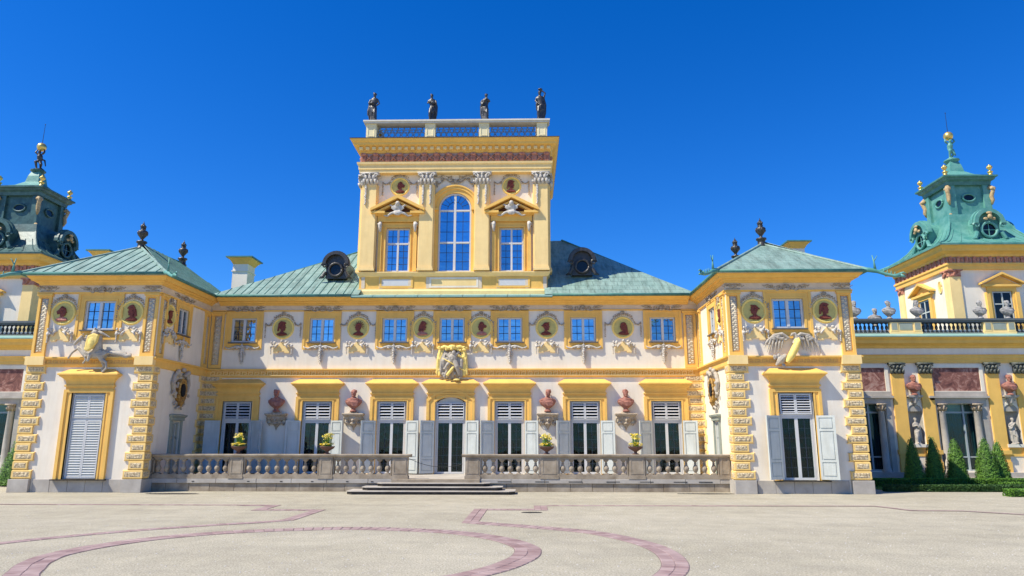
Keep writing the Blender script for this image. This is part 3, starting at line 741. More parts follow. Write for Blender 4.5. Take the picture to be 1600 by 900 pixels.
def quoin_stack(parent, x, y, rot, side, lens, ly=None, z0=.62, z1=6.02, n=13):
    """column of alternating long and short blocks"""
    p = (z1-z0)/n
    W_ = mtx((x, y, 0), rot)
    for k in range(n):
        L = lens[k % 2]; l2 = None if ly is None else ly[k % 2]
        quoin(parent, W_ @ Matrix.Translation((0, 0, z0+p*k+.003)), L, l2, side, )
    b = MB(); b.box(0, lens[1]-.06, -.035, .02, z0, z1)
    if ly is not None: b.box(-.035, -.0005, -.035, ly[1]-.06, z0, z1)
    o = part('quoin_backing', b.mesh('quoin_backing', YE), parent, M=W_ @ Matrix.Diagonal((side,1,1,1)))
def pilaster(parent, x, y, rot, w_=.68, z0=6.42, z1=9.62, key='p'):
    W_ = mtx((x, y, 0), rot)
    def fr():
        b = MB(); b.frame(-w_/2, w_/2, z0, z1, .13, -.10, .01, wb=.18, wt=.2); b.box(-w_/2+.13, w_/2-.13, -.03, .012, z0+.18, z1-.2)
        b.box(-w_/2-.05, w_/2+.05, -.15, .01, z1-.11, z1+.003); return b.mesh('pilaster', YE)
    def orn():
        b = MB(); rr = random.Random(4); h = w_/2-.16
        b.box(-h, h, -.045, -.02, z0+.22, z1-.24); z = z0+.27; j = 0
        while z < z1-.3:
            s = 1 if j % 2 else -1
            b.blob((s*h*.4,-.045,z), (h*.5,.028,.05), 6, 4); b.blob((-s*h*.5,-.045,z+.03), (h*.28,.022,.035), 5, 4); z += .11; j += 1
        return b.mesh('pilaster_relief', mat('pilaster_relief_buff', (.56,.48,.34), .9, col2=(.72,.63,.46), scale=5, bump=.5, bscale=20), True)
    o = part('pilaster', cached(('pl', w_, z0, z1), fr), parent, M=W_)
    part('pilaster_relief', cached(('po', w_, z0, z1), orn), o, rel=Matrix())
def meander(x0, x1, z0, z1, y, d=.025, p=.32, mt=None):
    b = MB(); h = z1-z0; t = h*.16; n = int((x1-x0)/p); p = (x1-x0)/n
    for i in range(n):
        a = x0+p*i
        b.box(a, a+t, y-d, y, z0, z1); b.box(a+t, a+p*.72, y-d, y, z1-t, z1); b.box(a+p*.72-t, a+p*.72, y-d, y, z0+h*.3, z1-t)
        b.box(a+p*.3, a+p*.72-t, y-d, y, z0+h*.3, z0+h*.3+t); b.box(a+t, a+p, y-d, y, z0, z0+t)
    return b.mesh('meander', mt or YP)
CORN = [(0,10.02),(.06,10.02),(.07,10.08),(.12,10.12),(.17,10.13),(.19,10.20),(.33,10.22),(.35,10.27),(.42,10.34),(.47,10.39),(.48,10.42),(-.1,10.42),(-.1,10.02)]
STRING = [(0,5.92),(.07,5.94),(.10,6.00),(.10,6.25),(.14,6.30),(.22,6.33),(.22,6.40),(0,6.43),(-.1,6.43),(-.1,5.92)]
FRI = [(0,9.66),(.05,9.67),(.05,9.73),(.02,9.76),(.02,10.02),(-.1,10.02),(-.1,9.66)]
# ---- roofs --------------------------------------------------------------
def clip(poly, a, b, c):   # keep a*x+b*y<=c
    out = []
    for i in range(len(poly)):
        p, q = poly[i], poly[(i+1) % len(poly)]; dp, dq = a*p[0]+b*p[1]-c, a*q[0]+b*q[1]-c
        if dp <= 0: out.append(p)
        if (dp < 0 < dq) or (dq < 0 < dp):
            t = dp/(dp-dq); out.append((p[0]+(q[0]-p[0])*t, p[1]+(q[1]-p[1])*t))
    return out
def area(p): return abs(sum(p[i][0]*p[(i+1)%len(p)][1]-p[(i+1)%len(p)][0]*p[i][1] for i in range(len(p))))/2
def roof_slope(parent, poly, cw, chh, mt, piece='roof_sheet', stagger=False, t=.02, gap=.018, seam=True, maxn=300, up=True, base_mat=None):
    """tile a planar convex polygon (first edge = eave) with individual sheets"""
    P = [Vector(p) for p in poly]; o = P[0]; u = (P[1]-P[0]).normalized(); nn = u.cross(P[2]-P[0]).normalized()
    if nn.z < 0: nn = -nn
    v = nn.cross(u)
    if v.z < 0: v = -v
    p2 = [((p-o).dot(u), (p-o).dot(v)) for p in P]
    # orientation ccw
    if sum(p2[i][0]*p2[(i+1)%len(p2)][1]-p2[(i+1)%len(p2)][0]*p2[i][1] for i in range(len(p2))) < 0: p2.reverse()
    B = MB(); n = len(P); vs = [p-nn*.03 for p in P]; B.add(vs, [tuple(range(n))]); 
    part('roof_deck', B.mesh('roof_deck', base_mat or CD, recalc=False), parent, M=Matrix())
    B3 = Matrix((u, v, nn)).transposed().to_4x4()
    us = [p[0] for p in p2]; vz = [p[1] for p in p2]; u0, u1, v0, v1 = min(us), max(us), min(vz), max(vz)
    nc = max(1, round((u1-u0)/cw)); cw = (u1-u0)/nc; nr = max(1, round((v1-v0)/chh)); ch_ = (v1-v0)/nr; cnt = 0; full = None; rest = MB()
    for j in range(nr):
        off = -.5*cw*(j % 2) if stagger else (-.33*ch_*0)
        for i in range(nc+1):
            a0 = u0+off+cw*i; q = [(a0+gap/2, v0+ch_*j+gap/2),(a0+cw-gap/2, v0+ch_*j+gap/2),(a0+cw-gap/2, v0+ch_*(j+1)-gap/2),(a0+gap/2, v0+ch_*(j+1)-gap/2)]
            c = q
            for k in range(len(p2)):
                p, r_ = p2[k], p2[(k+1)%len(p2)]; dx, dy = r_[0]-p[0], r_[1]-p[1]
                c = clip(c, dy, -dx, dy*p[0]-dx*p[1])
                if len(c) < 3: break
            if len(c) < 3 or area(c) < .004: continue
            isfull = len(c) == 4 and abs(area(c)-area(q)) < 1e-4
            cx, cyy = q[0]
            def mk():
                b = MB(); m_ = len(c); tt = t
                b.add([(x-cx,y-cyy,0) for x,y in c]+[(x-cx,y-cyy,tt) for x,y in c], [tuple(range(m_,2*m_))]+[(k,(k+1)%m_,(k+1)%m_+m_,k+m_) for k in range(m_)]); return b
            T = Matrix.Translation(o + u*cx + v*cyy) @ B3
            cnt += 1
            if cnt > maxn: bb = mk(); bb.xf(T); rest.add(bb.v, bb.f); continue
            if isfull:
                if full is None: full = mk().mesh(piece, mt, recalc=False)
                me = full
            else: me = mk().mesh(piece, mt, recalc=False)
            part(piece, me, parent, M=T)
    if rest.v: part(piece+'s', rest.mesh(piece, mt, recalc=False), parent, M=Matrix(), kind='stuff')
    if seam:
        S = MB()
        for i in range(1, nc):
            uu = u0+cw*i; ln = clip(clip([(uu-.012,v0-1),(uu+.012,v0-1),(uu+.012,v1+1),(uu-.012,v1+1)], 0, 0, 1), 0, 0, 1)
            c = ln
            for k in range(len(p2)):
                p, r_ = p2[k], p2[(k+1)%len(p2)]; dx, dy = r_[0]-p[0], r_[1]-p[1]
                c = clip(c, dy, -dx, dy*p[0]-dx*p[1])
                if len(c) < 3: break
            if len(c) < 3: continue
            m_ = len(c); S.add([tuple(o+u*x+v*y) for x,y in c]+[tuple(o+u*x+v*y+nn*.05) for x,y in c], [tuple(range(m_,2*m_))]+[(k,(k+1)%m_,(k+1)%m_+m_,k+m_) for k in range(m_)])
        if S.v: part('standing_seams', S.mesh('standing_seams', CD, recalc=False), parent, M=Matrix())
# ================================================================== sculpture makers
def loft(mb, secs, n=16):
    vs = []; fs = []
    for (z, cx, cy, rx, ry, fa, fn, ph) in secs:
        for k in range(n):
            a = 2*math.pi*k/n; q = 1+fa*math.sin(fn*a+ph); vs.append((cx+rx*q*math.cos(a), cy+ry*q*math.sin(a), z))
    for i in range(len(secs)-1):
        for k in range(n): a, b = i*n+k, i*n+(k+1)%n; fs.append((a,b,b+n,a+n))
    fs.append(tuple(range(n-1,-1,-1))); fs.append(tuple(range((len(secs)-1)*n, len(secs)*n)))
    return mb.add(vs, fs)
def head(b, x, y, z, s=1., fwd=(0,-1), hair=1):
    fx, fy = fwd
    b.blob((x,y,z), (.085*s,.10*s,.125*s), 10, 8); b.tube([(x,y,z-.2*s),(x,y,z-.05*s)], [.075*s,.062*s], 8)
    b.tube([(x+fx*.08*s,y+fy*.08*s,z+.03*s),(x+fx*.125*s,y+fy*.125*s,z-.02*s)], [.012*s,.024*s], 6)
    b.blob((x+fx*.07*s,y+fy*.07*s,z-.075*s), (.045*s,.04*s,.03*s), 6, 5)
    for s_ in (-1, 1): b.blob((x+fx*.07*s+s_*.035*s*abs(fy), y+fy*.07*s+s_*.035*s*abs(fx), z+.055*s), (.03*s,.03*s,.014*s), 6, 4)
    if hair:
        rr = random.Random(int(hair*7))
        for k in range(10): a = rr.uniform(0, 6.28); b.blob((x-fx*.03*s+.07*s*math.cos(a), y-fy*.03*s+.075*s*math.sin(a), z+.07*s+rr.uniform(-.03,.05)*s), .04*s, 6, 4)
        b.blob((x-fx*.03*s,y-fy*.03*s,z+.06*s), (.095*s,.105*s,.09*s), 8, 6)
def statue(var, mt, h=1.95):
    b = MB(); k = h/1.85; rr = random.Random(var*13+1); s = 1 if var % 2 else -1
    loft(b, [(0,0,0,.26,.22,.10,6,0),(.06,0,0,.27,.22,.10,6,0),(.07,0,0,.19,.16,.16,5,var),(.35,.01*s,0,.17,.14,.16,5,var+.3),(.62,.03*s,0,.19,.15,.14,6,var+.7),(.88,.05*s,0,.21,.16,.10,6,var+1.1),(1.02,.03*s,0,.17,.13,.05,5,0),(1.18,0,0,.17,.12,.03,4,0),(1.34,-.02*s,0,.21,.13,.02,4,0),(1.46,-.02*s,0,.19,.11,0,4,0),(1.52,-.02*s,0,.08,.07,0,4,0)], 22)
    # bent free leg and the sash of drapery across the hips
    b.tube([(-.07*s,-.10,.85),(-.10*s,-.2,.5),(-.10*s,-.15,.1)], [.10,.085,.06], 8); b.blob((-.1*s,-.22,.08), (.05,.11,.05))
    for j in range(4): b.tube([(.2*s,-.06,.95-.07*j),(0,-.19,.86-.09*j),(-.2*s,-.08,.74-.12*j)], [.03,.045,.03], 6)
    b.tube([(.2*s,.02,1.4),(.27*s,.05,1.0),(.26*s,.03,.5),(.22*s,0,.2)], [.05,.08,.07,.04], 7)
    head(b, -.03*s, -.02, 1.68, 1.05, (0,-1), var+1)
    A = {0:[((-.2,0,1.4),(-.29,-.04,1.16),(-.12,-.2,1.12)),((.2,0,1.4),(.3,-.02,1.15),(.2,-.16,.98))],
         1:[((-.2,0,1.4),(-.27,-.08,1.2),(-.02,-.2,1.28)),((.2,0,1.4),(.27,-.12,1.16),(.04,-.22,1.18))],
         2:[((-.2,0,1.4),(-.3,-.06,1.18),(-.06,-.2,1.3)),((.2,0,1.4),(.26,-.14,1.22),(.08,-.18,1.46))],
         3:[((-.2,0,1.4),(-.26,-.1,1.16),(-.14,-.2,1.0)),((.2,0,1.42),(.28,-.04,1.66),(.06,-.02,1.86))]}[var % 4]
    for a, c, d in A:
        b.tube([a, c, d], [.06,.05,.04], 7); b.blob(d, (.05,.045,.055), 7, 5)
    if var % 4 == 0: b.blob((-.05,-.2,1.12), (.12,.06,.08)); b.tube([(-.22,0,1.2),(-.3,.02,.7),(-.32,0,.45)], [.06,.09,.05], 6)
    if var % 4 == 1: b.box(-.02,.2,-.24,-.20,1.1,1.3); b.tube([(.24,-.08,1.2),(.27,-.06,.2)], .035, 6)
    if var % 4 == 2: b.tube([(.1,-.2,1.5),(-.2,-.16,1.05)], [.03,.045], 6); b.blob((-.22,-.1,1.1), (.09,.09,.14))
    if var % 4 == 3: b.blob((.0,.0,1.92), (.14,.10,.06)); b.tube([(-.18,-.12,1.0),(-.2,-.1,.6)], [.09,.04], 6)
    b.xf(Matrix.Scale(k, 4)); return fuse(b, mt, .022*k, 'statue')
def bust(var, mt, s=1.0, socle=True):
    b = MB(); rr = random.Random(var+40); t = (-.05,.0,.06,-.02)[var % 4]
    if socle: b.lathe([(.20,0),(.21,.07),(.15,.10),(.12,.18),(.15,.26),(.17,.32)], n=12)
    loft(b, [(.22,0,0,.16,.13,0,4,0),(.30,0,-.02,.27,.18,.04,5,var),(.42,0,-.03,.40,.23,.05,6,var),(.56,0,-.03,.49,.25,.05,6,var+1),(.68,0,-.01,.50,.22,.03,6,0),(.76,0,0,.38,.18,0,4,0),(.82,0,0,.20,.15,0,4,0),(.88,0,0,.13,.12,0,4,0)], 20)
    for j in range(4): b.tube([(-.42+.05*j,-.14,.70-.06*j),(-.05+.03*j,-.28,.55-.07*j),(.32,-.22,.50-.05*j+.02*var)], [.03,.05,.03], 6)
    b.tube([(.42,-.02,.68),(.26,-.18,.72),(-.05,-.17,.76),(-.34,-.05,.76)], [.07,.06,.05,.06], 6)
    if var % 3 == 1: b.blob((.26,-.1,.62), (.1,.08,.06))
    head(b, t*.5, -.06, 1.07, 1.75, ((.35,-.94),(0,-1),(-.4,-.92),(.1,-1))[var % 4], var+2)
    if var % 2: 
        for a in range(9): q = R(20+a*17.5); b.blob((t*.5+.165*math.cos(q), -.05, 1.09+.22*math.sin(q)), (.04,.05,.035), 6, 4)
    b.xf(Matrix.Scale(s, 4)); return fuse(b, mt, .02*s, 'bust')
def bracket_mesh():
    b = MB()
    b.box(-.60,.60,-.42,.03,.72,.80); b.box(-.54,.54,-.38,.03,.66,.72); b.box(-.24,.24,-.30,.03,.80,.88)
    loft(b, [(.0,0,0,.05,.06,0,4,0),(.12,0,-.02,.14,.14,.1,5,0),(.3,0,-.03,.27,.2,.05,6,1),(.5,0,-.03,.40,.28,.04,6,1),(.66,0,-.02,.48,.32,.02,6,0)], 18)
    for s in (-1, 1):
        spiral(b, s*.40, .5, .13, 1.2, -.2, .05, s); spiral(b, s*.30, .24, .08, 1.2, -.14, .04, s); b.blob((s*.1,-.30,.48), (.05,.05,.035)); b.tube([(s*.5,-.1,.6),(s*.55,-.08,.36),(s*.36,-.06,.12)], [.06,.05,.03], 6)
    b.blob((0,-.33,.4), (.06,.07,.09)); b.blob((0,-.28,.24), (.16,.08,.07)); b.blob((0,-.28,.54), (.2,.07,.06)); b.tube([(0,-.08,.06),(0,-.04,-.16)], [.07,.015], 6)
    return fuse(b, SG, .028, 'bust_bracket')
def urn_mesh(mt, s=1., flame=True):
    b = MB(); b.lathe([(.26,0),(.26,.06),(.20,.08),(.20,.34),(.27,.36),(.27,.44),(.1,.46),(.07,.56),(.1,.62),(.24,.80),(.27,.98),(.22,1.04),(.12,1.07),(.13,1.12),(.15,1.16),(.05,1.2)], n=14)
    for k in range(8): a = k*math.pi/4; b.blob((.24*math.cos(a),.24*math.sin(a),.9), (.05,.05,.1), 6, 4)
    if flame:
        for k in range(7): a = k*.9; r = .07 if k else 0; b.tube([(r*math.cos(a),r*math.sin(a),1.16),(1.6*r*math.cos(a),1.6*r*math.sin(a),1.3),(r*.6*math.cos(a+1),r*.6*math.sin(a+1),1.46 if k else 1.58)], [.05,.06,.012], 6)
        b.blob((0,0,1.27), (.13,.13,.09), 8, 5)
    b.xf(Matrix.Scale(s, 4)); return b.mesh('urn', mt, True)
def hp(u, v): return (u-150)/31.8, (545-v)/31.7+6.80        # relief drawing grid, about 3 cm a step
def horse_relief():
    b = MB()
    def T(pts, r, y=-.16, n=8): b.tube([(hp(u,v)[0], (y if len(p)==2 else p[2])*1.9, hp(u,v)[1]) for p in pts for u, v in (p[:2],)], [q*.90 for q in r], n)
    T([(138,553),(150,554),(163,553)], [.24,.27,.26]); T([(163,551),(168,556)], [.24,.2])
    T([(139,552),(134,541),(128,530)], [.25,.2,.14]); T([(129,527),(122,533),(117,539)], [.13,.10,.075], -.2); T([(128,524),(127,521)], [.04,.02])
    T([(131,528),(138,538),(143,546)], [.08,.08,.05], -.1)
    T([(136,556),(124,545),(115,552),(110,561)], [.13,.085,.06,.06], -.2); T([(140,558),(133,551),(139,563),(135,569)], [.12,.08,.055,.05], -.22)
    T([(161,556),(163,563),(170,567),(172,576),(166,582)], [.22,.13,.075,.06,.06], -.2); T([(163,556),(160,564),(164,572),(161,581),(156,583)], [.2,.11,.07,.055,.05], -.1)
    T([(170,551),(180,552),(190,554),(198,557),(206,556)], [.1,.13,.14,.12,.05], -.12)
    rr = random.Random(2)
    for k in range(14): u = rr.uniform(176,204); b.blob((hp(u,0)[0], -.18, hp(0,553+rr.uniform(-3,4))[1]), (.1,.06,.06), 6, 4)
    for k in range(9): t = k/8; b.blob((hp(132+10*t,0)[0],-.24,hp(0,526+19*t)[1]), (.09,.06,.08), 6, 4)
    return fuse(b, SM, .02, 'horse_relief')
def rider_relief():
    b = MB(); P = lambda u, v, y: (hp(u,v)[0], y*1.7, hp(u,v)[1])
    b.blob(P(150,522.5,-.3), (.16,.15,.17)); b.tube([P(141,522,-.22),(P(146,517,-.25)),P(152,515,-.25)], [.04,.05,.03], 6)
    b.tube([P(153,520,-.22), P(160,522,-.25), P(171,528,-.2)], [.10,.07,.035], 7); b.tube([P(152,526,-.22), P(155,548,-.2)], [.22,.2], 9); b.tube([P(155,546,-.25),P(146,557,-.3),P(143,566,-.28)], [.12,.1,.06], 7)
    b.tube([P(148,518,-.3),P(149,513,-.28)], [.06,.03], 6); b.tube([P(166,526,-.18),P(192,548,-.08)], [.015,.012], 5)
    return fuse(b, SM, .02, 'rider_relief')
def shield_relief():
    b = MB(); P = lambda u, v: hp(u, v)
    pl = [P(143,527),(P(152,523)),P(160,526),P(158,536),P(152,546),P(145,551),P(140,549),P(141,538)]
    b.prism(pl, -.74, -.58); c = P(150,537); b.blob((c[0],-.72,c[1]), (.16,.07,.26)); return fuse(b, GY, .03, 'shield_relief')
def eagle_relief():
    b = MB(); rr = random.Random(6)
    for s, tip in ((-1, [(1.32,-.42),(1.20,-.62),(1.04,-.70),(.86,-.72),(.7,-.66),(.55,-.58)]), (1, [(1.36,-.72),(1.30,-.5),(1.08,-.62),(.88,-.60),(.7,-.56),(.54,-.5)])):
        b.tube([(s*.12,-.14,.05),(s*.45,-.16,.28),(s*.85,-.14,.22),(s*1.12,-.12,-.02)], [.08,.09,.07,.05], 8)
        for k, (x, z) in enumerate(tip):
            t = k/5; r0 = (s*(1.1-.75*t), -.13, .02+.22*math.sin(t*2.2)); b.tube([r0, (s*(x+r0[0]*s)/2*1.02, -.15, (z+r0[2])/2+.05), (s*x, -.10, z)], [.06,.055,.012], 6)
        for k in range(12): t = rr.random(); b.blob((s*(.3+.7*t), -.2, .12+.1*math.sin(3*t)-rr.uniform(0,.2)), (.09,.04,.06), 6, 4)
    b.tube([(.18,-.2,-.2),(.2,-.22,.1),(.10,-.26,.28),(.0,-.30,.25),(-.1,-.3,.15)], [.2,.14,.09,.08,.03], 8)
    for k in range(16): b.blob((-.65+rr.uniform(-.28,.28), -.2+rr.uniform(-.05,.05), -1.05+rr.uniform(-.22,.28)), (.08,.06,.10), 6, 4)
    b.tube([(-.35,-.2,-.75),(-.65,-.22,-1.0),(-.85,-.16,-1.25)], [.1,.18,.05], 7)
    return fuse(b, SM, .02, 'eagle_relief')
def eagle_shield():
    b = MB(); b.tube([(.22,-.34,-.12),(.05,-.36,-.45),(-.18,-.34,-.85),(-.36,-.28,-1.12)], [.14,.18,.17,.10], 12); b.tube([(.3,-.3,-.06),(.06,-.30,-.10)], [.17,.1], 8)
    return fuse(b, GY, .03, 'gilt_tube')
def trophy_white():
    b = MB(); rr = random.Random(31)
    # hung mantle with folds, an armoured torso and limbs
    for k in range(11):
        x = -.62+.12*k; b.tube([(x*.75,-.16,7.35+.08*math.cos(k)),(x*.95,-.24-.05*math.sin(k*2),6.8),(x*1.02+.05*math.sin(k*3),-.16-.05*math.cos(k*2),6.25),(x*1.0,-.12,5.84+.06*math.sin(k*2))], [.06,.11,.09,.05], 6)
    b.tube([(-.35,-.3,7.2),(-.1,-.38,6.95),(.25,-.34,7.15),(.4,-.28,7.3)], [.08,.10,.09,.06], 7); b.blob((.05,-.36,6.95), (.25,.13,.24)); b.blob((.1,-.4,7.25), (.12,.12,.14))
    b.tube([(.15,-.3,6.8),(.3,-.36,6.45),(.42,-.28,5.95)], [.17,.15,.06], 8); b.tube([(-.05,-.3,6.8),(-.25,-.34,6.55),(-.42,-.3,6.3)], [.15,.1,.07], 8)
    for k in range(14): b.blob((rr.uniform(-.5,.5), -.32, rr.uniform(5.9,7.2)), (.09,.06,.11), 6, 4)
    return fuse(b, SM, .018, 'trophy_mantle')
def trophy_gold():
    b = MB(); rr = random.Random(32)
    b.blob((0,-.34,7.55), (.26,.18,.16)); b.blob((0,-.44,7.45), (.1,.08,.1))
    for s in (-1, 1):
        b.tube([(s*.15,-.25,7.5),(s*.45,-.24,7.6),(s*.72,-.2,7.5),(s*.86,-.16,7.56)], [.13,.11,.09,.04], 7)
        b.tube([(s*.68,-.2,7.5),(s*.72,-.22,7.1),(s*.62,-.2,6.6),(s*.7,-.16,5.95)], [.09,.1,.07,.1], 7)
        for k in range(6): b.blob((s*rr.uniform(.3,.75), -.3, 7.5+rr.uniform(-.12,.1)), (.08,.06,.07), 6, 4)
    b.tube([(-.25,-.42,5.95),(.02,-.46,6.3),(.12,-.42,6.45)], [.09,.09,.05], 7); b.tube([(.35,-.36,7.1),(.62,-.32,6.95)], [.08,.05], 6); b.blob((.3,-.42,5.72), (.2,.1,.06))
    for s in (-1, 1):
        for k in range(5): b.tube([(s*(.5+.07*k),-.2,7.45-.05*k),(s*(.62+.05*k),-.24-.03*(k%2),6.9),(s*(.5+.09*k),-.18,6.4-.1*k),(s*(.6+.05*k),-.14,6.0+.08*k)], [.05,.06,.05,.02], 6)
    b.tube([(-.55,-.3,6.95),(-.1,-.44,6.7),(.4,-.36,6.4),(.75,-.24,6.2)], [.035,.04,.04,.02], 6); b.tube([(-.7,-.2,6.3),(-.95,-.16,6.15)], [.09,.03], 6); b.tube([(.55,-.3,6.9),(.95,-.14,6.35)], [.06,.02], 6)
    return fuse(b, GY, .02, 'trophy_gilding')
def arms_relief(mt=None):
    b = MB(); rr = random.Random(9)
    for s in (-1, 1):
        b.tube([(s*.2,-.14,.85),(s*.45,-.16,1.05),(s*.7,-.12,.85),(s*.85,-.1,.45),(s*.7,-.12,.1),(s*.45,-.12,-.3)], [.1,.12,.1,.12,.09,.06], 7)
        b.blob((s*.55,-.2,1.05), (.13,.12,.14)); 
        for k in range(10): b.blob((s*rr.uniform(.4,.9), -.15, rr.uniform(-.2,1.1)), (.09,.07,.1), 6, 4)
        spiral(b, s*.4, -.62, .16, 1.1, -.12, .06, s)
    b.blob((0,-.2,1.18), (.2,.12,.12)); b.tube([(-.3,-.1,-.85),(0,-.16,-.7),(.3,-.1,-.85)], [.05,.08,.05], 6)
    return fuse(b, SM, .02, 'arms_supporters')
def arms_shield():
    b = MB(); rr = random.Random(10); n = 18
    b.prism([(.42*math.cos(2*math.pi*i/n)*(1+.12*math.cos(5*2*math.pi*i/n)), .62*math.sin(2*math.pi*i/n)+.1) for i in range(n)], -.22, 0)
    for i in range(n): a = 2*math.pi*i/n; b.blob((.38*math.cos(a), -.24, .1+.56*math.sin(a)), (.1,.07,.1), 6, 4)
    b.tube([(0,-.2,-.45),(0,-.16,-.8)], [.2,.04], 7)
    return fuse(b, mat('arms_bronze', (.17,.06,.02), .5, col2=(.60,.36,.08), scale=6, bump=.3), .03, 'arms_shield')

# ================================================================== main palace block
pal = thing('palace_main_block', 'long two storey yellow and white baroque palace front between the two corner pavilions', 'palace', (0, 0, 0))
DX = [-12.02, -7.5, -3.3, 0, 3.3, 7.5, 12.02]
holes = [(x-.72, x+.72, 7.88, 9.31) for x in DX] + [(x-.83, x+.83, .59, 4.56) for x in DX if x]
holes.append((-.83, .83, .59, 4.80))
part('wall', wallmesh(-14.05, 14.05, 0, 10.3, holes, .45, PL), pal, M=Matrix())
b = MB(); b.box(-14.0, 14.0, .5, 13.4, 0, 10.4); part('rear_wall', b.mesh('rear_wall', PL), pal, M=Matrix())
for i, x in enumerate(DX):
    up_window(pal, x, 0, 0, .70, 7.90, 9.30, swh=1.05 if x else 1.05)
    glazed_door(pal, x, 0, 0, hw=.82 if x else .84, top=4.54 if x else 4.78, arched=(x == 0), n=5, fw=1.17 if x else 1.30,
                label='arched central doorway with open panelled shutters' if x == 0 else None)
    part('frieze_ornament', cached('fo', frieze_ornament), pal, (x, 0, -.02))
    if x: part('drop_ornament', cached('so', sill_ornament), pal, (x, 0, 0))
for i, (x, wd) in enumerate(((-9.76,1.02),(-5.42,1.02),(-1.66,.72),(1.66,.72),(5.42,1.02),(9.76,1.02))):
    medallion_set(pal, x, 0, 0, 8.72, .57, i+1, wd)
part('string_course', MB().sweep([(o, z-.04) for o, z in STRING], [(-13.95,0),(13.95,0)]).mesh('string_course', YE), pal, M=Matrix())
part('meander_ground', MB().box(-13.7,13.7,-.107,-.05,5.975,6.205).mesh('meander_ground', mat('meander_ochre', (.68,.36,.07), .9, .1, 5)), pal, M=Matrix())  # darker ochre strip behind the key pattern
part('meander', meander(-13.7, 13.7, 5.98, 6.20, -.107, d=.02, p=.36), pal, M=Matrix(), kind='stuff')
b = MB(); x = -13.6
while x < 13.6: b.box(x, x+.06, -.20, -.10, 6.22, 6.26); x += .12
part('dentils', b.mesh('dentils', YP), pal, M=Matrix(), kind='stuff')
part('frieze', MB().sweep([(o, z+.05) for o, z in FRI], [(-14,0),(14,0)]).mesh('frieze', FZ), pal, M=Matrix())
part('frieze_fillet', MB().box(-13.9, 13.9, -.075, .01, 9.70, 9.76).mesh('frieze_fillet', YE), pal, M=Matrix())
part('cornice', MB().sweep([(o*1.5 if o > 0 else o, z+.012) for o, z in CORN], [(-13.5,0),(13.5,0)]).mesh('cornice', YE), pal, M=Matrix())
for s in (-1, 1):
    pilaster(pal, s*13.55, 0, 0, .72, 6.40, 9.66)
    quoin_stack(pal, s*14.05, 0, 0, -s, (.98,.80), None)
# trophy over the central door
rt = part('trophy_mantle', trophy_white(), pal, M=Matrix.Translation((.05,0,0)), label='white stucco mantle and figure over the central door')
part('trophy_gilding', trophy_gold(), rt, rel=Matrix())
# bust brackets (built into the wall) and the busts on them
BM = bracket_mesh(); BX = [-9.76, -5.42, 5.42, 9.76]
blab = ['dark red terracotta bust in full shade, leftmost on the facade wall', 'reddish terracotta bust between the second and third doors from the left',
        'terracotta bust right of the central doors, beside the fifth door', 'broad draped terracotta bust furthest right on the facade wall']
for i, x in enumerate(BX):
    part('bust_bracket', BM, pal, (x, 0, 3.08))
    thing('bust', blab[i], 'bust', (x, -.24, 3.96), group='terracotta busts on wall brackets', me=bust(i, TC, .93))
# roof
EZ = 10.50; LZ = 15.15; RZ = 15.75
roofL = [(-13.9,-.80,EZ),(-5.3,-.80,EZ),(-5.3,6.65,LZ),(-6.7,6.65,LZ)]
roofR = [(5.3,-.80,EZ),(13.9,-.80,EZ),(6.7,6.65,RZ),(5.3,6.65,RZ)]
roof_slope(pal, roofL, .46, 1.35, CU, maxn=150)
roof_slope(pal, roofR, .72, .62, CU, piece='roof_shingle', stagger=True, seam=False, maxn=150)
for s in (-1, 1):
    az_ = LZ if s < 0 else RZ
    part('roof_side', MB().add([(s*13.9,-.56,EZ),(s*6.7,6.65,az_),(s*6.7,7.4,az_),(s*13.9,14.6,EZ)], [(0,1,2,3)]).mesh('roof_side', CD, recalc=False), pal, M=Matrix())
    part('roof_hip', MB().tube([(s*13.8,-.46,EZ+.03),(s*6.7,6.65,az_+.03)], .085, 8).mesh('roof_hip', CD), pal, M=Matrix())
part('roof_back', MB().add([(-13.9,14.6,EZ),(13.9,14.6,EZ),(6.7,7.4,RZ),(-6.7,7.4,LZ)], [(0,1,2),(0,2,3)]).mesh('roof_back', CD, recalc=False), pal, M=Matrix())
part('roof_ridge', MB().add([(-6.7,6.65,LZ+.01),(6.7,6.65,RZ+.01),(6.7,7.4,RZ+.01),(-6.7,7.4,LZ+.01)], [(0,1,2,3)]).mesh('roof_ridge', CD, recalc=False), pal, M=Matrix())
def gutter(parent, pts, r=.085):
    b = MB(); b.tube(pts, r, 8); b.mesh
    return part('gutter', b.mesh('gutter', CD, True), parent, M=Matrix())
for x0, x1 in ((-13.55, -5.75), (5.75, 13.55)): gutter(pal, [(x0,-.83,10.47),(x1,-.83,10.47)], .085)
part('eave_board', MB().box(-13.5,-5.7,-.79,-.3,10.435,10.49).box(5.7,13.5,-.79,-.3,10.435,10.49).box(-5.7,5.7,-.75,-.2,10.437,10.46).mesh('eave_board', WH), pal, M=Matrix())
for k in range(9):      # copper flashing below the tower
    x = -5.75+11.5*k/9; part('flashing_sheet', cached('fls', lambda: MB().add([(.015,-.86,10.36),(11.5/9-.015,-.86,10.36),(11.5/9-.015,-.86,10.46),(.015,-.86,10.46),(.015,-.1,10.66),(11.5/9-.015,-.1,10.66)], [(0,1,2,3),(3,2,5,4)]).mesh('flashing_sheet', mat('copper_pale', (.22,.40,.34), .55, col2=(.32,.48,.41), scale=2), recalc=False)), pal, M=Matrix.Translation((x,0,0)))
part('flashing_deck', MB().box(-5.74,5.74,-.845,-.1,10.35,10.41).mesh('flashing_deck', CD), pal, M=Matrix())
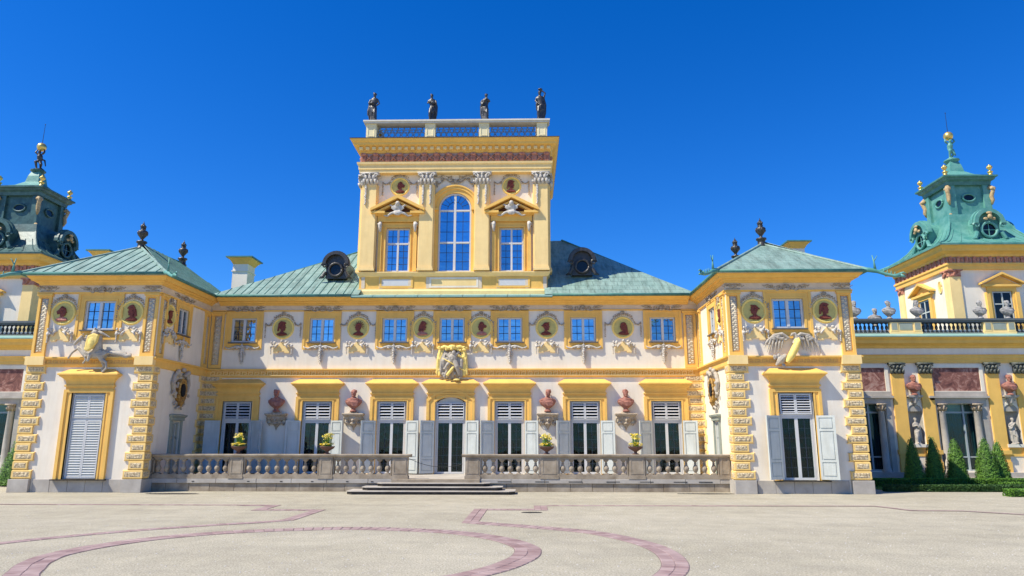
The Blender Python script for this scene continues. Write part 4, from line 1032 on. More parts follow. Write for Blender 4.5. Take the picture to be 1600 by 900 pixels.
# round dormers
def dormer(parent, x, y, z, s=1., sc_=1., mt=CB, back=3.2, label=None, bars=True):
    M = Matrix.Translation((x, y, z)) @ Matrix.Rotation(s, 4, 'Z') @ Matrix.Scale(sc_, 4); n = 14
    def body():
        b = MB(); out = [(.62*math.cos(math.pi*i/n), .12+.62*math.sin(math.pi*i/n)) for i in range(n+1)]
        b.prism([(.62,-.75)]+out+[(-.62,-.75)], 0, back); return b.mesh('dormer', mt)
    def hood():
        b = MB()
        for r0, r1, d in ((.60,.80,-.28),(.66,.86,-.12)):
            for i in range(n):
                a0, a1 = math.pi*i/n, math.pi*(i+1)/n
                b.prism([(r0*math.cos(a0),.12+r0*math.sin(a0)),(r1*math.cos(a0),.12+r1*math.sin(a0)),(r1*math.cos(a1),.12+r1*math.sin(a1)),(r0*math.cos(a1),.12+r0*math.sin(a1))], d, .1)
        for q in (-1, 1):
            spiral(b, q*.68, .02, .17, 1.4, -.2, .07, q); b.tube([(q*.62,-.1,-.35),(q*.78,-.12,-.68),(q*1.0,-.06,-.74)], [.1,.12,.04], 7)
        return b.mesh('dormer_hood', mt, False)
    def rg():
        b = MB(); m_ = 24; b.tube([(.40*math.cos(2*math.pi*i/m_), -.12, -.22+.40*math.sin(2*math.pi*i/m_)) for i in range(m_+1)], .075, 8); return b.mesh('dormer_ring', mt, True)
    def gl():
        b = MB(); m_ = 20; b.prism([(.37*math.cos(2*math.pi*i/m_), -.22+.37*math.sin(2*math.pi*i/m_)) for i in range(m_)], -.06, -.01); return b.mesh('dormer_glass', mat('dormer_dark_glass', (.008,.01,.012), .15, .1, 3))
    def bar():
        b = MB(); b.box(-.02,.02,-.09,-.065,-.6,.16); b.box(-.37,-.021,-.088,-.066,-.24,-.2); b.box(.021,.37,-.088,-.066,-.24,-.2); return b.mesh('dormer_bars', mt)
    k = (mt.name, back)
    o = part('dormer', cached(('dm0', *k), body), parent, M=M, label=label)
    part('dormer_hood', cached(('dm1', *k), hood), o, rel=Matrix()); part('dormer_ring', cached(('dm2', *k), rg), o, rel=Matrix())
    part('dormer_glass', cached('dm3', gl), o, rel=Matrix())
    if bars: part('dormer_bars', cached(('dm4', *k), bar), o, rel=Matrix())
dormer(pal, -7.15, .95, 12.6, 0, .98, BR, bars=False); dormer(pal, 7.6, .95, 12.75, 0, .98, BR, bars=False)  # right dormer in black bronze, the roof shade put into its colour
def chimney(x, y, zt, label, w_=1.0, d=1.0, h=4.):
    o = thing('chimney', label, 'chimney', (x, y, 0), group='chimneys on the copper roofs')
    part('shaft', MB().box(-w_/2,w_/2,-d/2,d/2,zt-h,zt-.35).box(-w_/2-.06,w_/2+.06,-d/2-.06,d/2+.06,zt-.95,zt-.88).mesh('shaft', PL), o, rel=Matrix())
    part('chimney_collar', MB().sweep([(0,zt-.45),(.04,zt-.4),(.12,zt-.25),(.26,zt-.1),(.3,zt-.06),(0,zt-.06)], [(-w_/2,-d/2),(w_/2,-d/2),(w_/2,d/2),(-w_/2,d/2)], True).mesh('chimney_collar', YE), o, rel=Matrix())
    part('chimney_cap', MB().box(-w_/2-.38,w_/2+.38,-d/2-.38,d/2+.38,zt-.058,zt+.03).mesh('chimney_cap', CD), o, rel=Matrix())
chimney(-14.65, 5.6, 14.25, 'pale chimney with a flared copper cap behind the left roof slope', 1.0, 1.2)
chimney(22.3, 6.0, 15.3, 'small yellow chimney peeping over the right pavilion roof', .85, .85, 6)
chimney(-24.5, 6.0, 14.9, 'chimney cap just showing behind the left pavilion roof', .85, .85, 6)

# ================================================================== corner pavilions
def pavilion(s):
    """s=-1 left, +1 right; centre x = s*17.08"""
    X0, X1, Y0, Y1 = s*17.1-3.05, s*17.1+3.05, -5.75, 2.0; xc = s*17.1
    lab = ('left' if s < 0 else 'right')
    pv = thing('corner_pavilion', f'{lab} corner pavilion with rusticated quoins and green hipped copper roof, '+('horseman relief' if s < 0 else 'winged eagle relief'), 'pavilion', (xc, Y0, 0), group='corner pavilions of the palace')
    inner = X1 if s < 0 else X0
    dxc = -16.98 if s < 0 else 17.03
    front = [(dxc-xc-.76, dxc-xc+.76, 7.74, 9.24), (dxc-xc-.83, dxc-xc+.83, .60, 4.66)]
    part('wall', wallmesh(-3.05, 3.05, 0, 10.3, front, .4, PL), pv, (xc, Y0, 0))
    irot = R(90) if s < 0 else R(-90)
    # inner side wall; local x runs away (left) or towards (right) the viewer
    def side(y): return (inner, y)
    L = Y1-Y0; cy = (Y0+Y1)/2
    wy = -3.22; dy = -2.9
    lx = lambda y: (y-cy) if s < 0 else -(y-cy)
    part('wall', wallmesh(-L/2, L/2, 0, 10.3, [(lx(wy)-.58, lx(wy)+.58, 7.86, 9.26), (lx(dy)-.46, lx(dy)+.46, .59, 3.35)], .3, PL), pv, (inner, cy, 0), irot)
    outer = X0 if s < 0 else X1
    part('wall', wallmesh(-L/2, L/2, 0, 10.3, [], .3, PL), pv, (outer, cy, 0), -irot)
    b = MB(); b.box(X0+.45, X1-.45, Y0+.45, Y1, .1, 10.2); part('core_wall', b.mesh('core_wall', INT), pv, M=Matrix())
    # plinth of stone blocks
    bl = [(-3.2,-2.2)] + [(-2.12+.85*k, -2.12+.85*(k+1)-.012) for k in range(5)] + [(2.2,3.2)]
    for a, c in bl:
        d = .22 if abs(a+c) > 4.5 else .06
        part('plinth_block', MB().fbox(a, c, 0, .60, .02, d, .012).mesh('plinth_block', STL), pv, (xc, Y0, 0))
    part('plinth_side', MB().box(inner-.02 if s < 0 else inner-.135, inner+.135 if s < 0 else inner+.02, Y0-.02, -4.95, 0, .596).mesh('plinth_side', STL), pv, M=Matrix())
    part('plinth_side', MB().box(outer-.135 if s < 0 else outer-.02, outer+.02 if s < 0 else outer+.135, Y0-.02, Y1, 0, .596).mesh('plinth_side', STL), pv, M=Matrix())
    up_window(pv, dxc, Y0, 0, .74, 7.76, 9.22, swh=1.12, sz0=7.30, sz1=9.66)
    o = glazed_door(pv, dxc, Y0, 0, hw=.82, top=4.64, tr=3.58 if s > 0 else 3.42, zb=.60, mode='open' if s > 0 else 'closed', dz=.02, n=7)
    part('door_sill', MB().box(-1.3, 1.3, -.24, .02, .55, .605).mesh('door_sill', STD), o, rel=Matrix())
    part('frieze_ornament', cached('fo', frieze_ornament), pv, (dxc, Y0, -.08))
    for q, i in ((-1, 7), (1, 10)):
        medallion_set(pv, xc+q*(1.72 if s < 0 else 1.73), Y0, 0, 8.62, .56, i+(0 if s < 0 else 5), .74)
    for q in (-1, 1):
        pilaster(pv, xc+q*2.70, Y0, 0, .66, 6.43, 9.58)
        part('corner_scrolls', cached('csc', lambda: MB_corner()), pv, (xc+q*2.66, Y0, 0))
    qs = quoin_stack
    part_side = s < 0
    qs(pv, X0, Y0, 0, 1, (.88,.66), (.60,.45)); qs(pv, X1, Y0, 0, -1, (.88,.66), (.60,.45))
    qs(pv, inner, 0, irot, -1 if s < 0 else 1, (.75,.55), None)
    pilaster(pv, inner, Y0+.42, irot, .62, 6.43, 9.58); pilaster(pv, inner, -.42, irot, .62, 6.43, 9.58)
    # inner side: window, medallion, arms, blind door
    up_window(pv, inner, wy, irot, .55, 7.88, 9.24, swh=.86, sz0=7.34, sz1=9.66, dark=True)
    part('drop_ornament', cached('so', sill_ornament), pv, (inner, wy, -.2), irot, scale=.8) if False else part('drop_ornament', cached('so', sill_ornament), pv, (inner, wy, -.14), irot)
    medallion_set(pv, inner, -4.66, irot, 8.66, .52, 5 if s < 0 else 6, .62)
    part('frieze_ornament', cached('fo', frieze_ornament), pv, (inner, wy, -.08), irot)
    a = part('arms_supporters', cached('ar', arms_relief), pv, (inner, -2.95, 4.85), irot, label='carved coat of arms relief on the inner side wall')
    part('arms_shield', cached('as', arms_shield), a, rel=Matrix())
    part('arms_field', cached('af', lambda: MB().prism([(.2*math.cos(k*.3927), .12+.34*math.sin(k*.3927)) for k in range(16)], -.30, -.2).mesh('arms_field', INT)), a, rel=Matrix())
    d = part('side_door', MB().frame(-.44,.44,.60,3.33,.06,.02,.12).box(-.02,.02,.0,.1,.66,3.27).mesh('side_door', SH), pv, (inner, dy, 0), irot)
    for q in (-1, 1):
        for a0, a1 in ((.7,1.5),(1.56,2.5),(2.56,3.24)): part('panel', MB().fbox(q*.21-.16,q*.21+.16,a0,a1,.13,.09,.02).mesh('panel', GRP if s < 0 else SH), d, rel=Matrix())
    part('lintel', MB().sweep([(0,3.40),(.06,3.42),(.06,3.55),(.14,3.62),(.16,3.70),(0,3.74),(-.1,3.74),(-.1,3.40)], [(-.62,.02),(-.62,-.08),(.62,-.08),(.62,.02)]).box(-.62,-.47,-.08,.02,.6,3.40).box(.47,.62,-.08,.02,.6,3.40).mesh('lintel', GRP), d, rel=Matrix())
    # mouldings wrapping the pavilion
    path = [(X0, Y1), (X0, Y0), (X1, Y0), (X1, Y1)]
    yi = 0.03
    path = [(X0, Y1 if s < 0 else yi), (X0, Y0), (X1, Y0), (X1, yi if s < 0 else Y1)]
    if s > 0: path = [(X0, yi), (X0, Y0), (X1, Y0), (X1, Y1)]
    part('string_course', MB().sweep(STRING, path).mesh('string_course', YE), pv, M=Matrix())
    for q in (-1, 1):
        part('string_block', MB().box(xc+q*2.70-.46, xc+q*2.70+.46, Y0-.27, Y0+.02, 6.0, 6.425).mesh('string_block', YP), pv, M=Matrix())
    part('meander', meander(xc-2.2, xc+2.2, 6.06, 6.24, Y0-.10, mt=mat('meander_orange', (.72,.40,.12), .8, .1, 5)), pv, M=Matrix(), kind='stuff')
    part('frieze', MB().sweep(FRI, path).mesh('frieze', FZ), pv, M=Matrix())
    part('frieze_fillet', MB().sweep([(.0,9.58),(.09,9.60),(.10,9.66),(.0,9.67),(-.1,9.67),(-.1,9.58)], path).mesh('frieze_fillet', YE), pv, M=Matrix())
    part('cornice', MB().sweep(CORN, path).mesh('cornice', YE), pv, M=Matrix())
    # roof
    E = .56; a0, a1, b0 = X0-E, X1+E, Y0-.78; ez = 10.49; az = 12.85; ry0, ry1 = -2.6, 2.1
    ii = a1 if s < 0 else a0
    if s < 0:
        roof_slope(pv, [(a0,b0,ez),(a1,b0,ez),(xc,ry0,az)], .5, 6., CU)
        roof_slope(pv, [(a1,b0,ez),(a1,3.0,ez),(xc,ry1,az+.25),(xc,ry0,az)], .5, 6., CU)
        roof_slope(pv, [(a0,3.0,ez),(a0,b0,ez),(xc,ry0,az),(xc,ry1,az+.25)], .5, 6., CU)
    else:
        roof_slope(pv, [(a0,b0,ez),(a1,b0,ez),(xc,ry0,az)], .42, .30, CU, 'roof_shingle', True, seam=False, maxn=170, t=.014, gap=.012)
        roof_slope(pv, [(a1,b0,ez),(a1,3.0,ez),(xc,ry1,az+.25),(xc,ry0,az)], .7, .6, CU, 'roof_shingle', True, seam=False, maxn=60)
        roof_slope(pv, [(a0,3.0,ez),(a0,b0,ez),(xc,ry0,az),(xc,ry1,az+.25)], .7, .6, CU, 'roof_shingle', True, seam=False, maxn=60)
    part('roof_back', MB().add([(a0,3.0,ez),(a1,3.0,ez),(xc,ry1,az+.25)], [(0,1,2)]).mesh('roof_back', CD, recalc=False), pv, M=Matrix())
    for p in ((a0,b0),(a1,b0)):
        part('roof_hip', MB().tube([(p[0],p[1],ez+.03),(xc,ry0,az+.03)], .075, 8).mesh('roof_hip', CU), pv, M=Matrix())
    part('roof_ridge', MB().tube([(xc,ry0,az+.03),(xc,ry1,az+.28)], .08, 8).mesh('roof_ridge', CD), pv, M=Matrix())
    part('soffit', MB().box(a0+.04,a1-.04,b0+.04,3.0,10.425,10.47).mesh('soffit', WH), pv, M=Matrix())
    g0 = [(a0,3,10.46),(a0,b0,10.46),(a1,b0,10.46),(a1,3,10.46)]
    if s < 0: g0[3] = (a1,-.5,10.46)
    else: g0[0] = (a0,-.5,10.46)
    for p, q in zip(g0[:-1], g0[1:]): gutter(pv, [p, q], .085)
    # dragon headed spouts at the corners
    def spout():
        b = MB()
        b.tube([(-.25,0,.05),(.1,0,.0),(.45,0,-.1),(.8,0,-.26),(1.15,0,-.36),(1.4,0,-.34)], [.1,.12,.09,.08,.08,.11], 8)
        b.tube([(1.4,0,-.34),(1.62,0,-.44)], [.1,.04], 7); b.tube([(1.4,0,-.26),(1.55,0,-.22),(1.66,0,-.28)], [.05,.04,.02], 6)
        b.tube([(.35,0,.0),(.34,0,.35),(.28,0,.72)], [.07,.035,.02], 6); b.tube([(.34,0,.4),(.5,0,.68)], [.03,.015], 6)
        for k in range(5): b.tube([(.7+.16*k,0,-.2-.05*k),(.72+.16*k,0,.02-.06*k)], [.04,.01], 5)
        return b.mesh('dragon_spout', CT, True)
    for p, an in (((a0,b0), R(225)), ((a1,b0), R(-45))):
        part('dragon_spout', cached('dsp', spout), pv, M=Matrix.Translation((p[0],p[1],10.47)) @ Matrix.Rotation(an + (R(30) if (s > 0 and p[0] > xc) else 0), 4, 'Z'))
    # finial urns
    for k, (yy, zz, sc_) in enumerate(((ry0, az-.1, .98), (ry1, az+.15, .98))):
        thing('roof_urn', f'black flaming urn finial on the {"front peak" if k == 0 else "rear end of the ridge"} of the {lab} pavilion roof', 'urn', (xc, yy, zz), group='black urns on the pavilion roofs', me=cached('urnb', lambda: urn_mesh(BR, 1.02)))
    if s < 0:
        h = part('horse_relief', horse_relief(), pv, (-16.8, Y0, 0), label='white stucco rearing horse relief')
        part('rider_relief', rider_relief(), h, rel=Matrix()); part('shield_relief', shield_relief(), h, rel=Matrix(), label='large gilt shield of the rider')
    else:
        h = part('eagle_relief', eagle_relief(), pv, (17.06, Y0, 7.18), label='white stucco eagle with spread wings')
        part('gilt_tube', eagle_shield(), h, rel=Matrix(), label='gilt scroll held by the eagle')
def MB_corner():
    b = MB(); rr = random.Random(1)
    for q in (-1, 1):
        spiral(b, q*.14, 9.86, .11, 1.1, -.06, .03, q); spiral(b, q*.33, 9.9, .08, 1.1, -.05, .025, q); b.tube([(q*.4,-.04,9.82),(q*.56,-.04,9.9)], [.025,.01], 5)
    b.blob((0,-.08,9.86), (.08,.05,.1)); b.box(-.34,.34,-.07,0,9.70,9.74)
    return b.mesh('corner_scrolls', SG, True)
pavilion(-1); pavilion(1)
# ================================================================== central tower (belvedere)
def tower():
    H = 5.5; D = 9.0
    t = thing('central_belvedere', 'tall square yellow belvedere rising from the middle of the palace roof', 'tower', (0, 0, 10.5))
    wh = [(-.97, 1.03, 12.05, 16.95), (-4.02, -2.62, 12.05, 14.72), (2.70, 4.10, 12.05, 14.72)]
    part('wall', wallmesh(-5.3, 5.3, 10.4, 19.5, wh, .35, PL), t, (0, .12, 0))
    for s in (-1, 1): part('wall', wallmesh(-D/2, D/2, 10.4, 19.5, [], .3, PL), t, (s*5.3, .12+D/2, 0), R(90)*s)
    part('rear_wall', MB().box(-5.28,5.28,.6,D,10.6,19.6).mesh('rear_wall', PL), t, M=Matrix())
    rect = [(-5.3,.12),(5.3,.12),(5.3,.12+D),(-5.3,.12+D)]
    # base storey
    part('base_course', MB().sweep([(.0,10.42),(.28,10.5),(.30,10.85),(.24,10.95),(.24,11.0),(.0,11.02),(-.2,11.02),(-.2,10.42)], rect, True).mesh('base_course', YP), t, M=Matrix())
    part('base_dado', MB().sweep([(0,11.0),(.18,11.0),(.18,11.74),(0,11.74),(-.1,11.74),(-.1,11.0)], rect, True).mesh('base_dado', YE), t, M=Matrix())
    part('base_sill', MB().sweep([(.18,11.72),(.24,11.76),(.30,11.86),(.36,11.93),(.36,11.99),(.0,12.04),(-.1,12.04),(-.1,11.72)], rect, True).mesh('base_sill', YP), t, M=Matrix())
    for x0, x1, wh_ in ((-4.15,-2.45,1),(2.65,4.35,1),(-1.25,1.35,0)):
        part('base_panel', MB().frame(x0-.12,x1+.12,11.06,11.68,.11,-.10,-.05).mesh('panel_frame', PL if not wh_ else YE), t, M=Matrix())
        part('base_panel', MB().box(x0+.0,x1-.0,-.085,-.05,11.18,11.57).mesh('base_panel', WH if wh_ else YP), t, M=Matrix())
    for x in (-4.72,-1.98+.0,1.98+.12,4.82):
        for q in (-.52,.52): part('base_strip', MB().box(x+q-.1,x+q+.1,-.09,-.05,11.02,11.70).mesh('base_strip', FZ), t, M=Matrix())
    # pilasters with capitals
    def shaft():
        b = MB(); w_ = .40; b.box(-w_,w_,-.28,.13,12.16,17.35); b.box(-w_-.07,w_+.07,-.36,.12,12.045,12.16); b.box(-w_-.04,w_+.04,-.33,.12,12.161,12.28); b.box(-w_-.07,-w_,-.12,.12,12.045,17.35); b.box(w_,w_+.07,-.12,.12,12.045,17.35)
        b.box(-w_+.0,w_-.0,-.30,-.28,17.2,17.3); return b.mesh('tower_pilaster', YP)
    def cap():
        b = MB(); w_ = .40; b.box(-w_,w_,-.3,.13,17.30,18.0); b.box(-w_-.16,w_+.16,-.42,.13,17.98,18.07)
        for row, z in ((0,17.42),(1,17.66)):
            for k in range(4 if not row else 3):
                x = (-.34+.227*k) if not row else (-.23+.23*k); b.tube([(x,-.31,z-.1),(x,-.37,z+.08),(x,-.46,z+.16),(x,-.44,z+.10)], [.08,.085,.06,.02], 6)
        for s in (-1, 1):
            spiral(b, s*.36, 17.86, .13, 1.3, -.40, .05, s); b.tube([(s*.44,-.3,17.4),(s*.5,-.36,17.55)], [.08,.03], 6)
        b.blob((0,-.42,17.92), (.07,.06,.07))
        return b.mesh('capital', ST, True)
    def hang():
        b = MB(); rr = random.Random(5)
        for k in range(12): b.blob((rr.uniform(-.02,.02), -.33, 17.2-.1*k), (.09-.003*k,.05,.07), 6, 4)
        return b.mesh('pilaster_garland', ST, True)
    for x in (-5.06, -1.64, 1.66, 5.14):
        p = part('tower_pilaster', cached('tsh', shaft), t, (x, 0, 0)); part('capital', cached('tcp', cap), p, rel=Matrix())
        part('pilaster_garland', cached('thg', hang), p, rel=Matrix.Translation((-.22,0,.0)))
        if abs(x) < 3: part('pilaster_garland', cached('thg', hang), p, rel=Matrix.Translation((.22,0,.0)))
    for s in (-1, 1):       # return faces of the corner pilasters
        for yy in (.55, 4.6, 8.6):
            p = part('tower_pilaster', cached('tsh', shaft), t, (s*5.42, yy, 0), R(90)*s); part('capital', cached('tcp', cap), p, rel=Matrix())
    # side windows with pediments
    for xc in (-3.32, 3.40):
        W_ = Matrix.Translation((xc, .12, 0))
        o = part('window', MB().frame(-.68,.68,12.07,14.70,.07,.04,.13).box(-.055,.055,.02,.125,12.14,14.63).box(-.61,-.056,.025,.125,13.72,13.82).box(.056,.61,.025,.125,13.72,13.82).mesh('window_frame', WH), t, M=W_)
        bb = MB()
        for s in (-1, 1):
            for z0, z1, n in ((12.14,13.72,4),(13.82,14.63,2)):
                part('pane', MB().box(*sorted((s*.057,s*.609)),.10,.11,z0+.002,z1-.002).mesh('pane', GL_UP), o, rel=Matrix())
                bb.box(s*.333-.013,s*.333+.013,.08,.098,z0,z1)
                for k in range(1, n): zz = z0+(z1-z0)*k/n; bb.box(s*.19-.13+.0,s*.19+.13-.0,.081,.0975,zz-.012,zz+.012) if False else bb.box(*sorted((s*.057,s*.609)),.081,.0975,zz-.012,zz+.012)
        part('glazing_bars', bb.mesh('glazing_bars', LD), o, rel=Matrix())
        b = MB(); b.frame(-1.0,1.0,12.05,15.02,.28,-.12,.02,wb=0,wt=.30); b.frame(-.80,.80,12.05,14.80,.08,-.17,-.1,wb=0)
        for s in (-1, 1): b.box(s*1.04-.10,s*1.04+.10,-.22,.02,12.05,14.75); b.box(s*1.04-.14,s*1.04+.14,-.26,.02,14.75,14.82)
        b.box(-1.22,1.22,-.26,.02,15.05,15.42); b.box(-1.34,1.34,-.36,.02,15.42,15.50)
        part('window_surround', b.mesh('window_surround', YE), o, rel=Matrix())
        for s in (-1, 1):
            b = MB(); b.tube([(s*1.04,-.28,14.98),(s*1.04,-.36,14.78),(s*1.04,-.26,14.6),(s*1.04,-.3,14.42)], [.12,.11,.09,.05], 7); spiral(b, s*1.04, 14.86, .12, 1.1, -.34, .05, s)
            part('window_console', b.mesh('window_console', ST, True), o, rel=Matrix())
        b = MB(); ap = 16.52; e0 = 15.80; w_ = 1.60
        b.prism([(-w_,e0-.16),(-w_,e0),(0,ap+.12),(w_,e0),(w_,e0-.16),(0,ap-.10)], -.62, .02)
        b.prism([(-w_+.16,e0-.22),(0,ap-.20),(w_-.16,e0-.22),(w_-.4,e0-.22),(0,ap-.34),(-w_+.4,e0-.22)], -.44, .02)
        b.box(-w_+.02,-.75,-.56,.02,e0-.30,e0-.162); b.box(.75,w_-.02,-.56,.02,e0-.30,e0-.162); b.box(-1.38,1.38,-.34,.02,15.502,15.62)
        p = part('pediment', b.mesh('pediment', YE), o, rel=Matrix())
        part('pediment_field', MB().prism([(-1.2,15.62),(0,16.22),(1.2,15.62)], -.06, .02).mesh('pediment_field', mat('tympanum_brown', (.16,.06,.03), .8, .2, 4)), p, rel=Matrix())
        b = MB()
        for k in range(7): a = R(-63+21*k); b.tube([(0,-.35,15.62),(.2*math.sin(a),-.48,15.62+.22*math.cos(a)),(.42*math.sin(a),-.5,15.66+.4*math.cos(a))], [.05,.07,.06], 6)
        b.blob((0,-.58,16.08), (.14,.12,.15)); b.blob((0,-.5,15.52), (.26,.1,.16))
        for s in (-1, 1):
            b.tube([(s*.12,-.45,15.6),(s*.4,-.45,15.5),(s*.62,-.4,15.35),(s*.86,-.34,15.42)], [.09,.08,.06,.03], 7); b.tube([(s*.2,-.5,15.8),(s*.42,-.5,16.0),(s*.56,-.44,15.96)], [.05,.06,.02], 6)
        part('pediment_shell', fuse(b, ST, .03, 'pediment_shell'), p, rel=Matrix())
    # central arched window
    xc = .03; W_ = Matrix.Translation((xc, .12, 0)); r = .97; sp = 15.92; n = 20
    def arc(r_, a0=0, a1=math.pi, m_=n): return [(r_*math.cos(a0+(a1-a0)*i/m_), sp+r_*math.sin(a0+(a1-a0)*i/m_)) for i in range(m_+1)]
    b = MB(); b.box(-r,-r+.09,.03,.13,12.07,sp); b.box(r-.09,r,.03,.13,12.07,sp); b.box(-.07,.07,.015,.125,12.13,16.82); b.box(-r+.09,r-.09,.03,.13,12.07,12.13)
    for z in (13.78, 15.76): b.box(-r+.09,-.071,.02,.125,z,z+.10); b.box(.071,r-.09,.02,.125,z,z+.10)
    A, B_ = arc(r), arc(r-.09)
    for i in range(n): b.prism([A[i], A[i+1], B_[i+1], B_[i]], .03, .13)
    o = part('window', b.mesh('window_frame', WH), t, M=W_, label='tall arched central window of the belvedere')
    for s in (-1, 1):
        for z0, z1 in ((12.135,13.778),(13.882,15.758)): part('pane', MB().box(*sorted((s*.072,s*(r-.092))),.10,.11,z0,z1).mesh('pane', GL_UP), o, rel=Matrix())
        q = [(s*.072,15.862),(s*.072,sp+.86)] + [(s*x, z) for x, z in arc(r-.1, math.pi*.46, 0, 8)] + [(s*(r-.1),15.862)]
        part('pane', MB().prism(q if s < 0 else q[::-1], .10, .11).mesh('pane', GL_UP), o, rel=Matrix())
    b = MB()
    for s in (-1, 1):
        c = s*(r-.09+.07)/2
        for z0, z1 in ((12.13,13.78),(13.88,15.76)):
            b.box(c-.013,c+.013,.08,.098,z0,z1)
            for k in (1, 2): zz = z0+(z1-z0)*k/3; b.box(*sorted((s*.072,s*(r-.092))),.081,.0975,zz-.013,zz+.013)
    q = arc(.45, 0, math.pi, 14); b.tube([(x,.088,z) for x, z in q], .014, 4)
    for k in (1,2,3,5,6,7): a = math.pi*k/8; b.tube([(.45*math.cos(a),.088,sp+.45*math.sin(a)),(.88*math.cos(a),.088,sp+.88*math.sin(a))], .014, 4)
    part('glazing_bars', b.mesh('glazing_bars', LD), o, rel=Matrix())
    b = MB()
    for r0, r1, d in ((.98,1.22,-.06),(1.22,1.38,-.13),(1.38,1.46,-.18)):
        A, B_ = arc(r0), arc(r1)
        for i in range(n): b.prism([A[i], A[i+1], B_[i+1], B_[i]], d, .02)
    for s in (-1, 1): b.box(*sorted((s*.98,s*1.22)),-.06,.02,12.05,sp); b.box(*sorted((s*1.221,s*1.36)),-.13,.02,12.05,sp-.13); b.box(*sorted((s*.97,s*1.50)),-.2,.02,sp-.12,sp)
    part('window_surround', b.mesh('window_surround', YE), o, rel=Matrix())
    # spandrel garlands
    b = MB(); rr = random.Random(77)
    for s in (-1, 1):
        beads(b, [(s*(.15+1.0*i/12), 17.72-.12*math.sin(i*.8)-.18*(i/12)**2) for i in range(13)], .06, -.06, rr)
        beads(b, [(s*(.25+.9*i/9), 17.95-.05*math.sin(i)) for i in range(10)], .04, -.05, rr)
        spiral(b, s*.3, 17.8, .13, 1.1, -.08, .035, s); spiral(b, s*.75, 17.74, .12, 1.1, -.08, .035, s); beads(b, [(s*(1.1), 17.6-.1*i) for i in range(4)], .06, -.06, rr)
    b.blob((0,-.12,17.62), (.12,.08,.12)); b.tube([(-.35,-.1,17.58),(0,-.14,17.5),(.35,-.1,17.58)], .04, 6)
    part('spandrel_relief', b.mesh('spandrel_relief', SG, True), t, (.03, .12, 0))
    for x, i in ((-3.32, 14), (3.40, 15)):
        W2 = (x, .12)
        medallion_set(t, x, .12, 0, 17.32, .52, i, 1.03, swag=True, plaque=False)
    # entablature
    part('architrave', MB().sweep([(.0,18.06),(.42,18.07),(.42,18.26),(.47,18.28),(.47,18.52),(.55,18.58),(.57,18.70),(.0,18.72),(-.1,18.72),(-.1,18.06)], rect, True).mesh('architrave', YP), t, M=Matrix())
    part('frieze_ground', MB().sweep([(.0,18.72),(.40,18.72),(.40,19.32),(.0,19.32),(-.1,19.32),(-.1,18.72)], rect, True).mesh('frieze_ground', RFB), t, M=Matrix())
    def trig():
        b = MB(); b.box(-.14,.14,-.10,.02,18.74,19.22); b.blob((0,-.12,19.2), (.19,.08,.10), 8, 5)
        b.box(-.07,-.03,-.13,-.10,18.78,19.12); b.box(.03,.07,-.13,-.10,18.78,19.12); return b.mesh('frieze_bracket', RF)
    def leafm():
        b = MB(); rr = random.Random(3)
        b.tube([(-.2,-.04,18.8),(0,-.1,19.02),(.2,-.04,19.2)], [.03,.05,.02], 5); b.tube([(-.2,-.04,19.2),(0,-.08,18.96),(.2,-.04,18.8)], [.03,.05,.02], 5)
        for k in range(6): b.blob((rr.uniform(-.2,.2),-.06,rr.uniform(18.8,19.2)), (.07,.04,.05), 6, 4)
        return b.mesh('frieze_trophy', RF, True)
    N = 16
    for k in range(N):
        x = -5.5+11.0*k/(N-1); part('frieze_bracket', cached('trg', trig), t, (x, -.28, 0))
        if k < N-1: part('frieze_trophy', cached('tlf', leafm), t, (x+11/(N-1)/2, -.28, 0))
    for k in range(12):
        for s in (-1, 1): part('frieze_bracket', cached('trg', trig), t, (s*5.7, .4+8.4*k/11, 0), R(90)*s)
    part('cornice', MB().sweep([(.40,19.30),(.46,19.31),(.46,19.42),(.50,19.46),(.56,19.62),(.62,19.66),(.78,19.72),(.80,19.86),(.86,19.9),(.95,20.03),(.95,20.08),(-.1,20.12),(-.1,19.30)], rect, True).mesh('cornice', YE), t, M=Matrix())
    b = MB(); 
    for k in range(30): x = -5.62+11.24*k/29; b.fbox(x-.11,x+.11,19.44,19.62,-.36,.22,.03)
    part('cornice_modillions', b.mesh('cornice_modillions', YP), t, M=Matrix())
    part('cornice_lead', MB().sweep([(.0,20.10),(.97,20.06),(.97,20.10),(.0,20.15)], rect, True).mesh('cornice_lead', STD), t, M=Matrix())
    part('tower_roof', MB().box(-5.4,5.4,.0,D+.2,20.08,20.2).mesh('tower_roof', STD), t, M=Matrix())
    return t
tw = tower()
